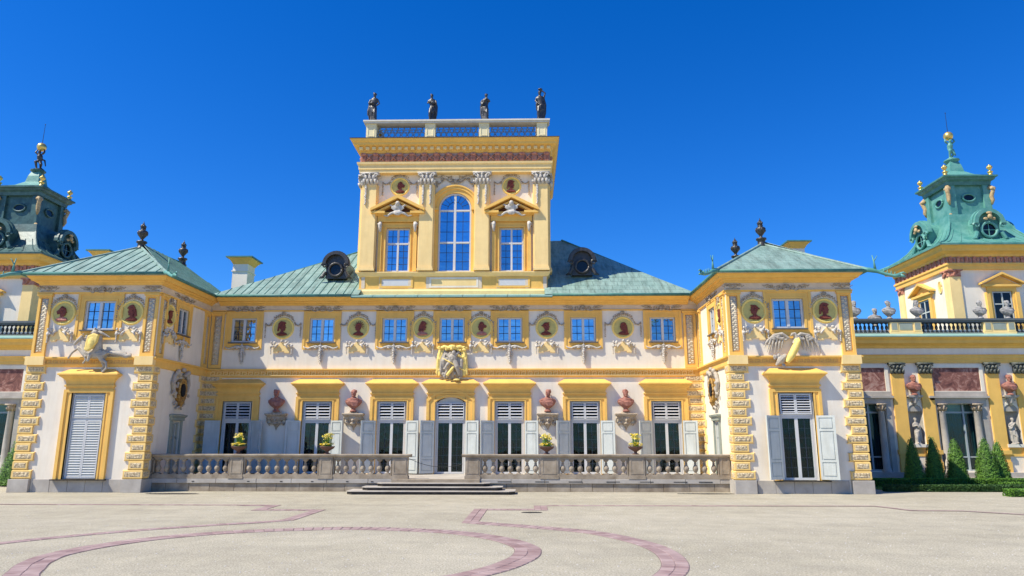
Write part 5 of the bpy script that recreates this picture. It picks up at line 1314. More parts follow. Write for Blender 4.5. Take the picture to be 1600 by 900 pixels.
def roof_parapet():
    t = thing('rooftop_balustrade', 'pale yellow rooftop parapet with pierced blue-grey panels above the belvedere cornice', 'balustrade', (0, .1, 20.15))
    PX = [-5.14, -1.55, 1.73, 5.24]; Y = .05; BK_ = 8.9
    for yy in (Y, BK_):
        for x in PX:
            o = part('pedestal', cached('pp', lambda: MB().box(-.36,.36,-.30,.36,20.13,20.32).box(-.31,.31,-.25,.31,20.32,21.26).frame(-.22,.22,20.45,21.15,.05,-.27,-.25).mesh('pedestal', mat('parapet_cream', (.86,.74,.44), .8, .06, 2))), t, (x, yy, 0))
    for a, c in zip(PX[:-1], PX[1:]):
        x0, x1 = a+.31, c-.31
        part('lower_rail', MB().box(x0,x1,Y-.12,Y+.14,20.14,20.34).mesh('lower_rail', WH), t, M=Matrix())
        b = MB(); n = 8; p = (x1-x0)/n
        for k in range(n):
            cx = x0+p*(k+.5); m_ = 12
            b.tube([(cx+.15*math.cos(2*math.pi*i/m_), Y, 20.64+.15*math.sin(2*math.pi*i/m_)) for i in range(m_+1)], .035, 5)
            b.tube([(cx+p/2+.10*math.cos(2*math.pi*i/m_), Y, 20.88+.10*math.sin(2*math.pi*i/m_)) for i in range(m_+1)], .03, 5) if k < n-1 else None
            b.tube([(cx,Y,20.34),(cx,Y,20.50)], .03, 5); b.tube([(cx,Y,20.78),(cx-.06,Y,20.95),(cx,Y,21.1)], .035, 5); b.tube([(cx-p/2,Y,20.66),(cx-.14,Y,20.66)], .03, 5)
            b.blob((cx, Y, 20.98), (.07,.05,.09), 6, 4)
        part('pierced_panel', b.mesh('pierced_panel', LAT, True), t, M=Matrix())
    part('coping', MB().box(-5.55,5.65,Y-.36,Y+.36,21.262,21.36).box(-5.62,5.72,Y-.42,Y+.42,21.36,21.46).mesh('coping', mat('coping_cream', (.66,.62,.52), .85, .1, 3)), t, M=Matrix())
    for s, x in ((-1, -5.14), (1, 5.24)):
        part('side_parapet', MB().box(x-.15,x+.15,Y+.37,BK_-.3,20.14,21.26).box(x-.36,x+.36,Y+.42,BK_+.36,21.263,21.45).mesh('side_parapet', YP), t, M=Matrix())
    part('coping', MB().box(PX[0]+.31,PX[3]-.31,BK_-.12,BK_+.12,20.14,21.26).mesh('rear_parapet', YP), t, M=Matrix())
roof_parapet()
SL = ['dark bronze statue with arms folded over its robe, leftmost on the tower parapet', 'dark bronze draped statue holding a tablet, second from the left on the parapet',
      'dark bronze robed statue holding a horn, third from the left on the parapet', 'dark bronze statue raising one arm above its head, rightmost on the parapet']
for i, x in enumerate((-5.10, -1.50, 1.80, 5.16)):
    thing('statue', SL[i], 'statue', (x, .05, 21.46), group='bronze statues on the tower parapet', me=statue(i, BR, (2.02, 1.90, 1.90, 2.06)[i]))

# ================================================================== terrace
ter = thing('terrace', 'raised stone terrace of grey blocks between the two pavilions', 'terrace', (0, -2.4, 0))
TY = -4.9; TX0, TX1 = -14.0, 14.0
part('paving', MB().box(TX0+.01,TX1-.01,TY+.1,-.001,.40,.585).mesh('paving', STL), ter, M=Matrix())
part('core', MB().box(TX0,TX1,TY+.12,-.05,0,.40).mesh('core', STD), ter, M=Matrix())
rnd = random.Random(21)
x = TX0-.25
while x < TX1+.1:
    L = min(rnd.uniform(.95,1.25), TX1+.2-x)
    if L < .2: break
    if not (-2.3 < x and x+L < 2.2):
        part('stone_block', MB().fbox(x, x+L-.014, 0, .385, TY+.2, .2+rnd.uniform(0,.012), .01).mesh('stone_block', STN), ter, M=Matrix())
    x += L
x = TX0-.25
while x < TX1+.1:
    L = min(rnd.uniform(1.5,2.0), TX1+.2-x)
    if L < .2: break
    part('ledge_stone', MB().fbox(x, x+L-.014, .39, .60, TY+.2, .27+rnd.uniform(0,.012), .015).mesh('ledge_stone', STL), ter, M=Matrix())
    x += L
def balustrade(label, xs, peds, endw):
    t = thing('terrace_balustrade', label, 'balustrade', ((peds[0][0]+peds[-1][1])/2, TY, .6), group='stone balustrades on the terrace edge')
    BY = TY+.10
    def bal():
        b = MB(); b.lathe([(.115,0),(.115,.06),(.06,.08),(.055,.11),(.10,.17),(.135,.26),(.13,.33),(.075,.44),(.055,.50),(.075,.52),(.05,.55),(.06,.60),(.11,.65),(.13,.69)], n=10)
        b.box(-.12,.12,-.12,.12,-.001,.05); b.box(-.12,.12,-.12,.12,.665,.72); return b.mesh('baluster', STN, False)
    for a, c in peds:
        part('pedestal', MB().box(a,c,BY-.20,BY+.20,.602,.74).box(a+.03,c-.03,BY-.17,BY+.17,.74,1.62).mesh('pedestal', STN), t, M=Matrix())
        part('pedestal_panel', MB().frame(a+.1,c-.1,.84,1.54,.05,BY-.185,BY-.17).mesh('pedestal_panel', STN), t, M=Matrix())
    for (a, c), (d, e) in zip(peds[:-1], peds[1:]):
        x0, x1 = c, d; part('base_rail', MB().box(x0,x1,BY-.17,BY+.17,.602,.80).mesh('base_rail', STN), t, M=Matrix())
        n = round((x1-x0)/.43)
        for k in range(n): part('baluster', cached('bal', bal), t, (x0+(x1-x0)*(k+.5)/n, BY, .80))
        part('half_baluster', MB().box(x0,x0+.05,BY-.12,BY+.12,.80,1.52).box(x1-.05,x1,BY-.12,BY+.12,.80,1.52).mesh('half_baluster', STN), t, M=Matrix())
        part('upper_rail', MB().box(x0,x1,BY-.15,BY+.15,1.52,1.62).mesh('upper_rail', STN), t, M=Matrix())
    a, c = peds[0][0]-endw[0], peds[-1][1]+endw[1]; n = max(1, round((c-a)/2.2))
    for k in range(n):
        u0, u1 = a+(c-a)*k/n, a+(c-a)*(k+1)/n
        part('top_rail', MB().prismx([(BY-.19,1.62),(BY-.25,1.67),(BY-.26,1.73),(BY-.24,1.755),(BY+.24,1.755),(BY+.26,1.73),(BY+.25,1.67),(BY+.19,1.62)], u0+.003, u1-.003).mesh('top_rail', STN), t, M=Matrix())
balustrade('left stone balustrade with urn shaped balusters, up to the steps', None, [(-14.02,-13.95),(-10.22,-9.50),(-5.85,-5.13),(-2.30,-1.48)], (.2,.12))
balustrade('right stone balustrade with urn shaped balusters, from the steps to the pavilion', None, [(1.25,2.02),(4.88,5.78),(9.12,9.95),(13.46,14.02)], (.14,.02))
part('drain_slot', MB().box(-13.6,-12.9,TY-.075,TY,.47,.50).mesh('drain_slot', INT), ter, M=Matrix())
for x in (-11.9,-9.2,-7.6,-6.1,-4.4,-3.2,3.2,5.0,6.6,8.4,10.0,11.6,12.8):
    part('drain_slot', MB().box(x-.06 if x<0 else x-.35,x+.06 if x<0 else x+.3,TY-.085,TY,.455,.49).mesh('drain_slot', INT), ter, M=Matrix())
stp = thing('steps', 'three broad stone steps with cut corners leading up to the terrace opening', 'steps', (-.1, -6, 0))
for k, (x0, x1, yf) in enumerate(((-4.05,3.72,-6.80),(-3.45,3.12,-6.32),(-2.85,2.52,-5.84))):
    c = .28; z0 = .15*k; p = lambda e: [(x0-e+c,yf-e),(x1+e-c,yf-e),(x1+e,yf-e+c),(x1+e,TY-.27),(x0-e,TY-.27),(x0-e,yf-e+c)]
    s_ = part('step', MB().prismz(p(-.035), z0+.0005, z0+.125).mesh('step', STD), stp, M=Matrix())  # riser near black: shade below the tread edge is painted in
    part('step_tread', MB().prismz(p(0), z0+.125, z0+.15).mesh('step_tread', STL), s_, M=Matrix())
part('landing', MB().box(-2.2,2.0,-5.36,TY-.06,.4505,.598).mesh('landing', STN), stp, M=Matrix())
# rope across the opening
thing('rope_barrier', 'thin sagging cable strung across the gap in the balustrade', 'cable', (-.1,TY,1.4), me=MB().tube([( -1.35+2.6*i/16, 0, .15-.42*4*(i/16)*(1-i/16)*.6-.25*(i/16)) for i in range(17)], .012, 5).mesh('rope', WIRE))
# planters with daffodils
def planter(x, i, label):
    o = thing('flower_planter', label, 'planter', (x, TY+.1, 1.757), group='planters of yellow flowers on the balustrade')
    part('bowl', cached('pbowl', lambda: MB().lathe([(.16,0),(.16,.03),(.08,.06),(.07,.12),(.16,.18),(.30,.26),(.36,.34),(.37,.37),(.33,.37),(.3,.33)], n=18).mesh('bowl', PK, True)), o, rel=Matrix())
    rr = random.Random(i); st = MB(); f1 = MB(); f2 = MB()
    for k in range(46):
        a = rr.uniform(0, 6.28); r = .34*math.sqrt(rr.random()); f = (f1, f2)[k % 3 == 0]
        cx, cy, cz = r*math.cos(a), r*math.sin(a), .42+.12*(1-r/.34)+rr.uniform(-.04,.06)
        for q in range(5): b_ = q*1.257+a; f.add([(cx,cy,cz),(cx+.055*math.cos(b_-.4),cy+.055*math.sin(b_-.4),cz+.03),(cx+.075*math.cos(b_),cy+.075*math.sin(b_),cz+.01),(cx+.055*math.cos(b_+.4),cy+.055*math.sin(b_+.4),cz+.03)], [(0,1,2,3)])
    for k in range(34):
        a = rr.uniform(0, 6.28); r = .15*math.sqrt(rr.random()); h = rr.uniform(.7,.98); ex = 1+rr.uniform(.2,.9)
        x1, y1 = r*ex*math.cos(a), r*ex*math.sin(a); st.tube([(r*math.cos(a)*.6,r*math.sin(a)*.6,.35),(x1,y1,h)], .009, 4)
        d = rr.uniform(0,6.28); f1.tube([(x1,y1,h),(x1+.05*math.cos(d),y1+.05*math.sin(d),h+.01)], [.018,.03], 6)
        for q in range(6):
            b_ = q*1.047+a; f2.add([(x1,y1,h),(x1+.04*math.cos(b_-.4),y1+.03*math.sin(b_-.4),h+.02),(x1+.085*math.cos(b_),y1+.05*math.sin(b_),h+.05*math.sin(q*2)),(x1+.04*math.cos(b_+.4),y1+.03*math.sin(b_+.4),h-.02)], [(0,1,2,3)])
    for k in range(60):
        a = rr.uniform(0, 6.28); r = rr.uniform(.02,.3); h = rr.uniform(.45,.85)-r*.5; w_ = .014
        st.add([(r*math.cos(a)*.5-w_,r*math.sin(a)*.5,.34),(r*math.cos(a)*.5+w_,r*math.sin(a)*.5,.34),(r*math.cos(a)*.9+w_,r*math.sin(a)*.9,h*.8),(r*math.cos(a)*1.2,r*math.sin(a)*1.2,h)], [(0,1,2,3)])
    part('leaves', st.mesh('leaves', LF, recalc=False), o, rel=Matrix(), kind='stuff'); part('daffodils', f1.mesh('daffodils', FL, recalc=False), o, rel=Matrix(), kind='stuff'); part('pale_petals', f2.mesh('pale_petals', FL2, recalc=False), o, rel=Matrix(), kind='stuff')
for i, (x, l) in enumerate(((-9.86,'planter of yellow daffodils furthest left, in front of the shaded first door'),(-5.50,'planter of yellow daffodils on the left balustrade, before the second door'),
                 (5.22,'planter of yellow daffodils on the right balustrade below the third bust'),(9.52,'planter of yellow daffodils furthest right on the balustrade'))): planter(x, i, l)

# ================================================================== side wings
def wing(s):
    Y = 3.0; lab = 'right' if s > 0 else 'left'; x0, x1 = 20.0, 46.0
    t = thing('side_wing', f'low {lab} gallery wing with painted panels, paired yellow pilasters and a balustraded roof', 'palace wing', (s*24, Y, 0), group='gallery wings of the palace')
    bays = [22.75+5.62*k for k in range(5)]    # window bay centres  (.., 24.3?, 29.9 ..)
    bays = [24.30, 29.92, 35.54, 41.16] if s > 0 else [28.15, 33.77, 39.39]
    sx = lambda a, c: tuple(sorted((s*a, s*c)))
    hl = []; 
    for bc in bays: a, c = sx(bc-1.30, bc+1.30); hl.append((a, c, .66, 4.55))
    nich = [(bays[k]+bays[k+1])/2+.20 for k in range(len(bays)-1)]
    for nc in nich: a, c = sx(nc-.42, nc+.42); hl.append((a, c, 2.2, 4.1))
    a, c = sx(x0, x1)
    part('wall', wallmesh(a, c, 0, 9, hl, .55, PL), t, (0, Y, 0))
    part('rear_wall', MB().box(a, c, Y+.7, Y+9, 0, 8.6).mesh('rear_wall', YE), t, M=Matrix())
    part('step_base', MB().box(a, c, Y-.9, Y+.001, 0, .35).box(a, c, Y-.55, Y+.002, .35, .6).mesh('step_base', STL), t, M=Matrix())
    for bc in bays:
        W_ = Matrix.Translation((s*bc, Y, 0))
        b = MB(); b.box(-1.3,-1.22,.3,.4,.66,4.55); b.box(1.22,1.3,.3,.4,.66,4.55); b.box(.35 if s > 0 else -.45,.45 if s > 0 else -.35,.28,.4,.66,4.55); b.box(-1.22,1.22,.31,.39,4.0,4.1); b.box(-1.22,1.22,.31,.39,1.42,1.5); b.box(-1.22,1.22,.31,.39,.66,.74)
        o = part('gallery_window', b.mesh('gallery_window', SH2), t, M=W_)
        part('pane', MB().box(-1.25,1.25,.34,.352,.7,4.5).mesh('pane', GL_LO), o, rel=Matrix())
        part('curtain', cached('wcur', lambda: curtain_mesh(1.28, .66, 3.98, mat('curtain_teal', (.03,.085,.095), .9, col2=(.07,.15,.16), scale=2, stretch=(7,7,.2)), .46, 60)), o, rel=Matrix())
        # architrave frame + lintel
        part('bay_frame', MB().box(-1.62,-1.32,-.08,.02,.6,4.88).box(1.32,1.62,-.08,.02,.6,4.88).box(-1.5,1.5,-.10,.02,4.56,4.76).box(-1.75,1.75,-.26,.02,4.88,5.00).box(-1.68,1.68,-.12,.02,4.76,4.88).box(-1.7,1.7,-.08,.02,5.0,5.26).mesh('bay_frame', STL), t, M=W_)
        p = part('painted_panel', MB().box(-1.45,1.45,-.02,.02,5.30,6.68).mesh('painted_panel', FR), t, M=W_, label='faded reddish brown mural panel')
        part('panel_frame', MB().frame(-1.66,1.66,5.262,6.90,.20,-.07,.02,wb=.035,wt=.22).mesh('panel_frame', PL), p, rel=Matrix())
        def col():
            b = MB(); b.lathe([(.27,.60),(.27,.68),(.24,.70),(.25,.76),(.205,.80),(.2,2.4),(.17,4.05),(.19,4.08),(.17,4.11)], n=16); b.box(-.27,.27,-.27,.27,.58,.64); return b.mesh('column', STL, True)
        def ccap():
            b = MB(); b.lathe([(.17,4.1),(.2,4.3),(.26,4.46)], n=10); b.box(-.27,.27,-.27,.27,4.46,4.555)
            for k in range(8): a = k*math.pi/4; b.tube([(.18*math.cos(a),.18*math.sin(a),4.12),(.24*math.cos(a),.24*math.sin(a),4.28),(.30*math.cos(a),.30*math.sin(a),4.3 if k % 2 else 4.42)], [.05,.05,.03], 5)
            return b.mesh('column_capital', SG, True)
        for q in (-1.02, 1.02):
            c_ = part('column', cached('col', col), t, M=W_ @ Matrix.Translation((q,-.02,0))); part('column_capital', cached('ccap', ccap), c_, rel=Matrix())
    def pil():
        b = MB(); b.box(-.37,.37,-.12,.02,1.2,6.32); b.box(-.44,.44,-.22,.02,1.62,1.86); b.box(-.40,.40,-.17,.02,.6,1.2); return b.mesh('wing_pilaster', YE)
    def pcap():
        b = MB(); b.box(-.36,.36,-.14,.02,6.32,6.9); b.box(-.48,.48,-.26,.02,6.88,6.97)
        for row, z in ((0,6.42),(1,6.64)):
            for k in range(4-row): x = -.33+.22*k+.11*row; b.tube([(x,-.14,z-.1),(x,-.2,z+.08),(x,-.28,z+.14)], [.08,.08,.04], 6)
        for q in (-1, 1): spiral(b, q*.34, 6.78, .11, 1.2, -.22, .045, q)
        b.blob((0,-.28,6.72), (.07,.06,.07)); return b.mesh('wing_capital', mat('capital_bronze_green', (.06,.065,.055), .6, col2=(.2,.21,.18), scale=7), True)
    for nc in nich + ([bays[0]-2.61] if s > 0 else []):
        for q in (-.83, .83):
            x = nc+q
            if x < 20.5: continue
            p = part('wing_pilaster', cached('wpl', pil), t, (s*x, Y, 0)); part('wing_capital', cached('wcp', pcap), p, rel=Matrix())
    for nc in nich:
        W_ = Matrix.Translation((s*nc, Y, 0)); n = 12
        b = MB(); vs = []; m_ = 6
        for i in range(n+1):
            a = math.pi*i/n; vs += [(-.42*math.cos(a), .40*math.sin(a), 2.2), (-.42*math.cos(a), .40*math.sin(a), 4.1)]
        b.add(vs, [(2*i,2*i+1,2*i+3,2*i+2) for i in range(n)])
        b.prism([(.42*math.cos(math.pi*i/n), 4.1+.42*math.sin(math.pi*i/n)) for i in range(n+1)], -.012, .01)
        o = part('niche', b.mesh('niche', mat('niche_stone', (.40,.36,.30), .9, .15, 4)), t, M=W_)
        b = MB()
        for i in range(n):
            a0, a1 = math.pi*i/n, math.pi*(i+1)/n; b.prism([(.42*math.cos(a0),4.1+.42*math.sin(a0)),(.54*math.cos(a0),4.1+.54*math.sin(a0)),(.54*math.cos(a1),4.1+.54*math.sin(a1)),(.42*math.cos(a1),4.1+.42*math.sin(a1))], -.05, .015)
        b.box(-.54,-.43,-.05,.015,2.2,4.1); b.box(.43,.54,-.05,.015,2.2,4.1); b.box(-.52,.52,-.16,.3,2.02,2.2)
        part('niche_frame', b.mesh('niche_frame', PL), o, rel=Matrix())
        part('niche_panel', MB().box(-.5,.5,-.03,.015,1.5,2.0).mesh('niche_panel', YE), o, rel=Matrix())
        b = MB(); b.box(-.42,.42,-.34,.02,4.95,5.03); b.box(-.36,.36,-.28,.02,4.88,4.95); b.tube([(0,-.12,4.9),(0,-.14,4.6),(0,-.06,4.42)], [.2,.12,.05], 8)
        for q in (-1, 1): spiral(b, q*.14, 4.72, .1, 1, -.16, .04, q)
        part('bust_bracket', b.mesh('wing_bracket', STL), o, rel=Matrix())
    rect = [sx(x0, x1)[0], sx(x0, x1)[1]]; path = [(rect[0], Y), (rect[1], Y)]
    part('architrave', MB().sweep([(0,6.98),(.12,6.98),(.12,7.2),(.16,7.22),(.16,7.4),(.22,7.46),(-.1,7.46),(-.1,6.98)], path).mesh('architrave', YE), t, M=Matrix())
    part('frieze', MB().sweep([(.0,7.46),(.10,7.46),(.10,7.85),(-.1,7.85),(-.1,7.46)], path).mesh('frieze', PL), t, M=Matrix())
    part('cornice', MB().sweep([(.1,7.85),(.18,7.87),(.2,7.98),(.3,8.05),(.5,8.12),(.52,8.3),(.6,8.36),(.7,8.46),(.7,8.5),(-.1,8.5),(-.1,7.85)], path).mesh('cornice', YE), t, M=Matrix())
    part('cornice_copper', MB().sweep([(.0,8.5),(.74,8.47),(.75,8.53),(.2,8.72),(-.2,8.72),(-.2,8.5)], path).mesh('cornice_copper', mat('copper_pale', (.22,.40,.34), .55)), t, M=Matrix())
    part('roof', MB().box(*sx(x0, x1), Y+.2, Y+9, 8.6, 8.74).mesh('roof', CD), t, M=Matrix())
    # roof balustrade
    k_ = thing('wing_balustrade', f'dark balustrade with panelled pedestals along the {lab} gallery roof', 'balustrade', (s*24, Y, 8.72), group='roof balustrades of the wings')
    BY = Y+.0
    P_ = []; 
    for nc in nich + ([bays[0]-2.61] if s > 0 else []):
        if nc < 20.5: continue
        P_.append((nc-.98, nc+.98))
        a, c = sx(nc-.98, nc+.98)
        part('pedestal', MB().box(a,c,BY-.16,BY+.16,8.72,8.86).box(a+.03,c-.03,BY-.13,BY+.13,8.86,9.46).box(a+.06,a+.5,BY-.16,BY-.13,8.88,9.44).box(c-.5,c-.06,BY-.16,BY-.13,8.88,9.44).mesh('pedestal', YP), k_, M=Matrix())
        for u0, u1 in ((a+.12,a+.44),(c-.44,c-.12)): part('pedestal_panel', MB().box(u0,u1,BY-.172,BY-.16,8.98,9.38).mesh('pedestal_panel', GRP), k_, M=Matrix())
        part('pedestal_panel', MB().box(a+.60,c-.60,BY-.15,BY-.13,8.98,9.38).mesh('pedestal_panel', GRP), k_, M=Matrix())
    P_.sort(); edges = [x0] + [v for p in P_ for v in p] + [x1]
    def sb():
        b = MB(); b.lathe([(.07,0),(.06,.06),(.04,.1),(.09,.2),(.085,.3),(.035,.42),(.07,.48),(.08,.52)], n=8); b.box(-.09,.09,-.09,.09,-.08,.0); b.box(-.09,.09,-.09,.09,.5,.56); return b.mesh('baluster', STB)
    for u0, u1 in zip(edges[0::2], edges[1::2]):
        n = round((u1-u0)/.27)
        for i in range(n): part('baluster', cached('sbal', sb), k_, (s*(u0+(u1-u0)*(i+.5)/n), BY, 8.88))
    part('base_rail', MB().box(*sx(x0,x1),BY-.13,BY+.13,8.722,8.80).mesh('base_rail', GRP), k_, M=Matrix())
    part('top_rail', MB().box(*sx(x0,x1),BY-.13,BY+.13,9.44,9.54).box(*sx(x0,x1),BY-.22,BY+.22,9.54,9.66).mesh('top_rail', mat('lead_grey', (.10,.12,.13), .6, .15, 3)), k_, M=Matrix())
    return nich, bays
NR, BR_ = wing(1); wing(-1)
nn_ = ['nearest the pavilion', 'above the third and fourth cones', 'further right', 'far right']
for k, nc in enumerate(NR[:2]):
    thing('bust', ('terracotta bust on the right wing wall, nearer the pavilion' if k == 0 else 'terracotta bust on the right wing wall, at the right edge of the picture'), 'bust', (nc, 2.78, 5.03), group='terracotta busts on the right wing', me=bust(k+1, TC, .92))
    o = thing('niche_statue', ('pale stone torso figure in the niche behind the first two topiary cones' if k == 0 else 'pale stone figure beside a stump in the niche at the right edge'), 'statue', (nc, 3.02, 2.2), group='stone figures in the wing niches', me=statue(k+1, STL, 1.55))
GB = mat('bust_grey', (.20,.19,.175), .9, col2=(.40,.385,.36), scale=6, bump=.3)
for k, (x, v, l) in enumerate(((24.35,1,'grey stone bust on the right wing parapet, closest to the pavilion'),(25.85,2,'grey stone bust low behind the parapet beside a larger bust'),(26.45,0,'grey stone bust with broad shoulders on the first parapet pedestal, against the sky'),
                 (28.15,3,'grey stone bust on the parapet in front of the small tower window'),(31.95,1,'grey stone bust on the second parapet pedestal, left of the tower window'),(33.6,2,'grey stone bust on the parapet in front of the large tower window'))):
    thing('parapet_bust', l, 'bust', (x, 3.0, 9.66) if k != 1 else (x, 3.6, 9.3), group='grey busts along the right wing parapet', me=bust(v, GB, .86))

# ================================================================== belvedere side towers
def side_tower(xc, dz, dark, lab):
    Y0 = 5.0; h = 3.1; yc = Y0+h; cu = CT if not dark else CB  # left tower: darker copper and figure colours carry its shade
    t = thing('side_tower', lab, 'tower', (xc, yc, 0), group='copper topped towers over the wings')
    Z = lambda z: z+dz
    sq = lambda a: [(xc-a,yc-a),(xc+a,yc-a),(xc+a,yc+a),(xc-a,yc+a)]
    part('wall', MB().box(xc-h,xc+h,yc-h,yc+h,0,Z(13.5)).mesh('wall', PL), t, M=Matrix())
    for i, (sx_, sy_) in enumerate(((-1,-1),(1,-1),(-1,1),(1,1))):
        part('corner_pilaster', MB().box(*sorted((xc+sx_*(h+.09),xc+sx_*(h-.62))),*sorted((yc+sy_*(h+.09),yc+sy_*(h-.62))),8,Z(13.2)).mesh('corner_pilaster', YP), t, M=Matrix())
        def rc():
            b = MB(); b.box(-.48,.48,-.48,.48,.38,.46); rr = random.Random(2)
            for k in range(40): a = rr.uniform(0,6.28); b.blob((.4*math.cos(a)*1.05, .4*math.sin(a)*1.05, rr.uniform(.0,.38)), (.09,.09,.08), 6, 4)
            b.box(-.38,.38,-.38,.38,0,.4); return b.mesh('red_capital', RF)
        part('red_capital', cached('rdc', rc), t, (xc+sx_*(h-.27), yc+sy_*(h-.27), Z(12.75)))
    part('architrave', MB().sweep([(0,13.2),(.16,13.2),(.18,13.45),(.25,13.5),(.25,13.62),(0,13.62)], sq(h), True).xf(Matrix.Translation((0,0,dz))).mesh('architrave', YE), t, M=Matrix())
    part('frieze_ground', MB().sweep([(0,13.62),(.14,13.62),(.14,14.05),(0,14.05)], sq(h), True).xf(Matrix.Translation((0,0,dz))).mesh('frieze_ground', RFB), t, M=Matrix())
    def fb():
        b = MB(); b.box(-.10,.10,-.1,.02,-.2,.16); b.blob((0,-.1,.16), (.13,.06,.07), 6, 4); b.blob((.24,-.05,0), (.09,.05,.14), 6, 4); return b.mesh('frieze_bracket', RF)
    for k in range(13):
        u = -h+.05+(2*h-.1)*k/12
        for rot, px, py in ((0, xc+u, yc-h-.14), (R(-90), xc-h-.14, yc+u), (R(90), xc+h+.14, yc+u)):
            part('frieze_bracket', cached('sfb', fb), t, (px, py, Z(13.83)), rot)
    part('cornice', MB().sweep([(.14,14.03),(.24,14.05),(.26,14.2),(.4,14.28),(.62,14.34),(.66,14.5),(.80,14.62),(.82,14.7),(0,14.72)], sq(h), True).xf(Matrix.Translation((0,0,dz))).mesh('cornice', YE), t, M=Matrix())
    # flared copper roof
    prof = [(h+.92,14.66),(h+.94,14.78),(h+.80,14.86),(h+.35,15.02),(h-.15,15.3),(h-.6,15.7),(h-.95,16.2),(h-1.2,16.8),(h-1.32,17.4)]
    b = MB(); vs = []; 
    for a, z in prof:
        for p in sq(a): vs.append((*p, Z(z)))
    fs = [(i*4+k, i*4+(k+1)%4, (i+1)*4+(k+1)%4, (i+1)*4+k) for i in range(len(prof)-1) for k in range(4)] + [tuple(range(len(prof)*4-4, len(prof)*4))]
    b.add(vs, fs); part('flared_roof', b.mesh('flared_roof', cu), t, M=Matrix())
    b = MB()
    for k in range(9):
        u = -1+2*(k+.5)/9
        for rot in (0, 1, 3):
            pts = []
            for a, z in prof[2:7]: v = Vector((u*a, -a-.01, Z(z)+.02)); pts.append((Matrix.Translation((xc,yc,0)) @ Matrix.Rotation(rot*math.pi/2, 4, 'Z')) @ v)
            b.tube(pts, .022, 4)
    for q in range(4):
        b.tube([(Matrix.Translation((xc,yc,0)) @ Matrix.Rotation(q*math.pi/2, 4, 'Z')) @ Vector((-a,-a,Z(z)+.02)) for a, z in prof[1:8]], .07, 6)
    part('roof_seams', b.mesh('roof_seams', cu), t, M=Matrix())
    l = 1.24                         # lantern
    part('lantern', MB().box(xc-l,xc+l,yc-l,yc+l,Z(16.6),Z(20.0)).mesh('lantern', cu), t, M=Matrix())
    for sx_ in (-1, 1):
        for sy_ in (-1, 1):
            b = MB(); b.tube([(0,0,16.4),(0,0,17.2),(0,0,19.5)], [.42,.26,.24], 4) if False else b.box(-.24,.24,-.24,.24,16.7,19.7)
            part('lantern_pier', b.xf(Matrix.Translation((xc+sx_*(l-.05), yc+sy_*(l-.05), dz))).mesh('lantern_pier', cu), t, M=Matrix())
            b = MB(); b.tube([(0,-.05,19.45),(0,-.30,19.3),(0,-.22,19.05),(0,-.12,18.8),(0,-.18,18.5),(0,-.1,18.2)], [.2,.17,.13,.15,.13,.06], 7)
            b.tube([(0,-.2,17.5),(0,-.4,17.2),(0,-.5,16.9)], [.1,.15,.1], 7); b.blob((0,-.25,19.3), (.24,.14,.14))
            part('gilt_console', b.xf(Matrix.Translation((xc+sx_*(l+.12), yc+sy_*(l+.12), dz)) @ Matrix.Rotation(math.atan2(sy_, sx_)+math.pi/2, 4, 'Z')).mesh('gilt_console', mat('gilding_worn', (.30,.2,.1), .6, col2=(.62,.45,.22), scale=8), True), t, M=Matrix())
    part('lantern_cornice', MB().sweep([(0,19.6),(.1,19.62),(.14,19.85),(.3,19.95),(.34,20.05),(.46,20.12),(.46,20.22),(0,20.30)], sq(l+.14), True).xf(Matrix.Translation((0,0,dz))).mesh('lantern_cornice', CD if not dark else CB), t, M=Matrix())
    for q, ax in ((0, 0), (R(-90), 1), (R(90), 2)):      # oval oculi in the lantern faces
        M = Matrix.Translation((xc, yc, Z(18.75))) @ Matrix.Rotation(q, 4, 'Z') @ Matrix.Translation((0, -l, 0)); m_ = 20
        o = part('oval_window', MB().prism([(.34*math.cos(2*math.pi*i/m_), .2*math.sin(2*math.pi*i/m_)) for i in range(m_)], -.03, 0).mesh('oval_window', mat('dormer_dark_glass', (.008,.01,.012), .15)), t, M=M)
        part('oval_frame', MB().tube([(.42*math.cos(2*math.pi*i/m_), -.05, .27*math.sin(2*math.pi*i/m_)) for i in range(m_+1)], .07, 7).mesh('oval_frame', cu, True), o, rel=Matrix())
        dormer(t, *(Matrix.Translation((xc, yc, 0)) @ Matrix.Rotation(q, 4, 'Z') @ Vector((0, -2.75, 0))).xy, Z(16.25), q, 1.25, cu, 1.5)
        b = MB(); b.blob((0,-.3,.35), (.12,.1,.14)); b.blob((-.2,-.26,.25),(.12,.06,.08)); b.blob((.2,-.26,.25),(.12,.06,.08)); b.blob((0,-.28,.55),(.16,.08,.08))
        part('dormer_mask', b.mesh('dormer_mask', mat('gilding_worn', (.3,.2,.1), .6), True), t, M=Matrix.Translation((xc, yc, Z(16.25))) @ Matrix.Rotation(q, 4, 'Z') @ Matrix.Translation((0,-2.75,.1)) @ Matrix.Scale(1.3, 4))
    prof = [(l+.56,20.24),(l+.2,20.36),(l-.35,20.62),(l-.75,21.0),(.40,21.5),(.28,21.85)]
    b = MB(); vs = []
    for a, z in prof:
        for p in sq(a): vs.append((*p, Z(z)))
    b.add(vs, [(i*4+k, i*4+(k+1)%4, (i+1)*4+(k+1)%4, (i+1)*4+k) for i in range(len(prof)-1) for k in range(4)] + [tuple(range(20, 24))])
    part('lantern_roof', b.mesh('lantern_roof', CT), t, M=Matrix())
    part('finial_base', MB().lathe([(.32,21.8),(.5,21.95),(.5,22.02),(.35,22.08)], c=(xc,yc,dz), n=12).mesh('finial_base', cu), t, M=Matrix())
    # atlas figure carrying a gilt globe with a rod
    f = thing('atlas_statue', f'crouching atlas figure carrying a gilded globe on top of the {"left" if xc < 0 else "right"} tower', 'statue', (xc, yc, Z(22.05)), group='atlas figures on the towers')
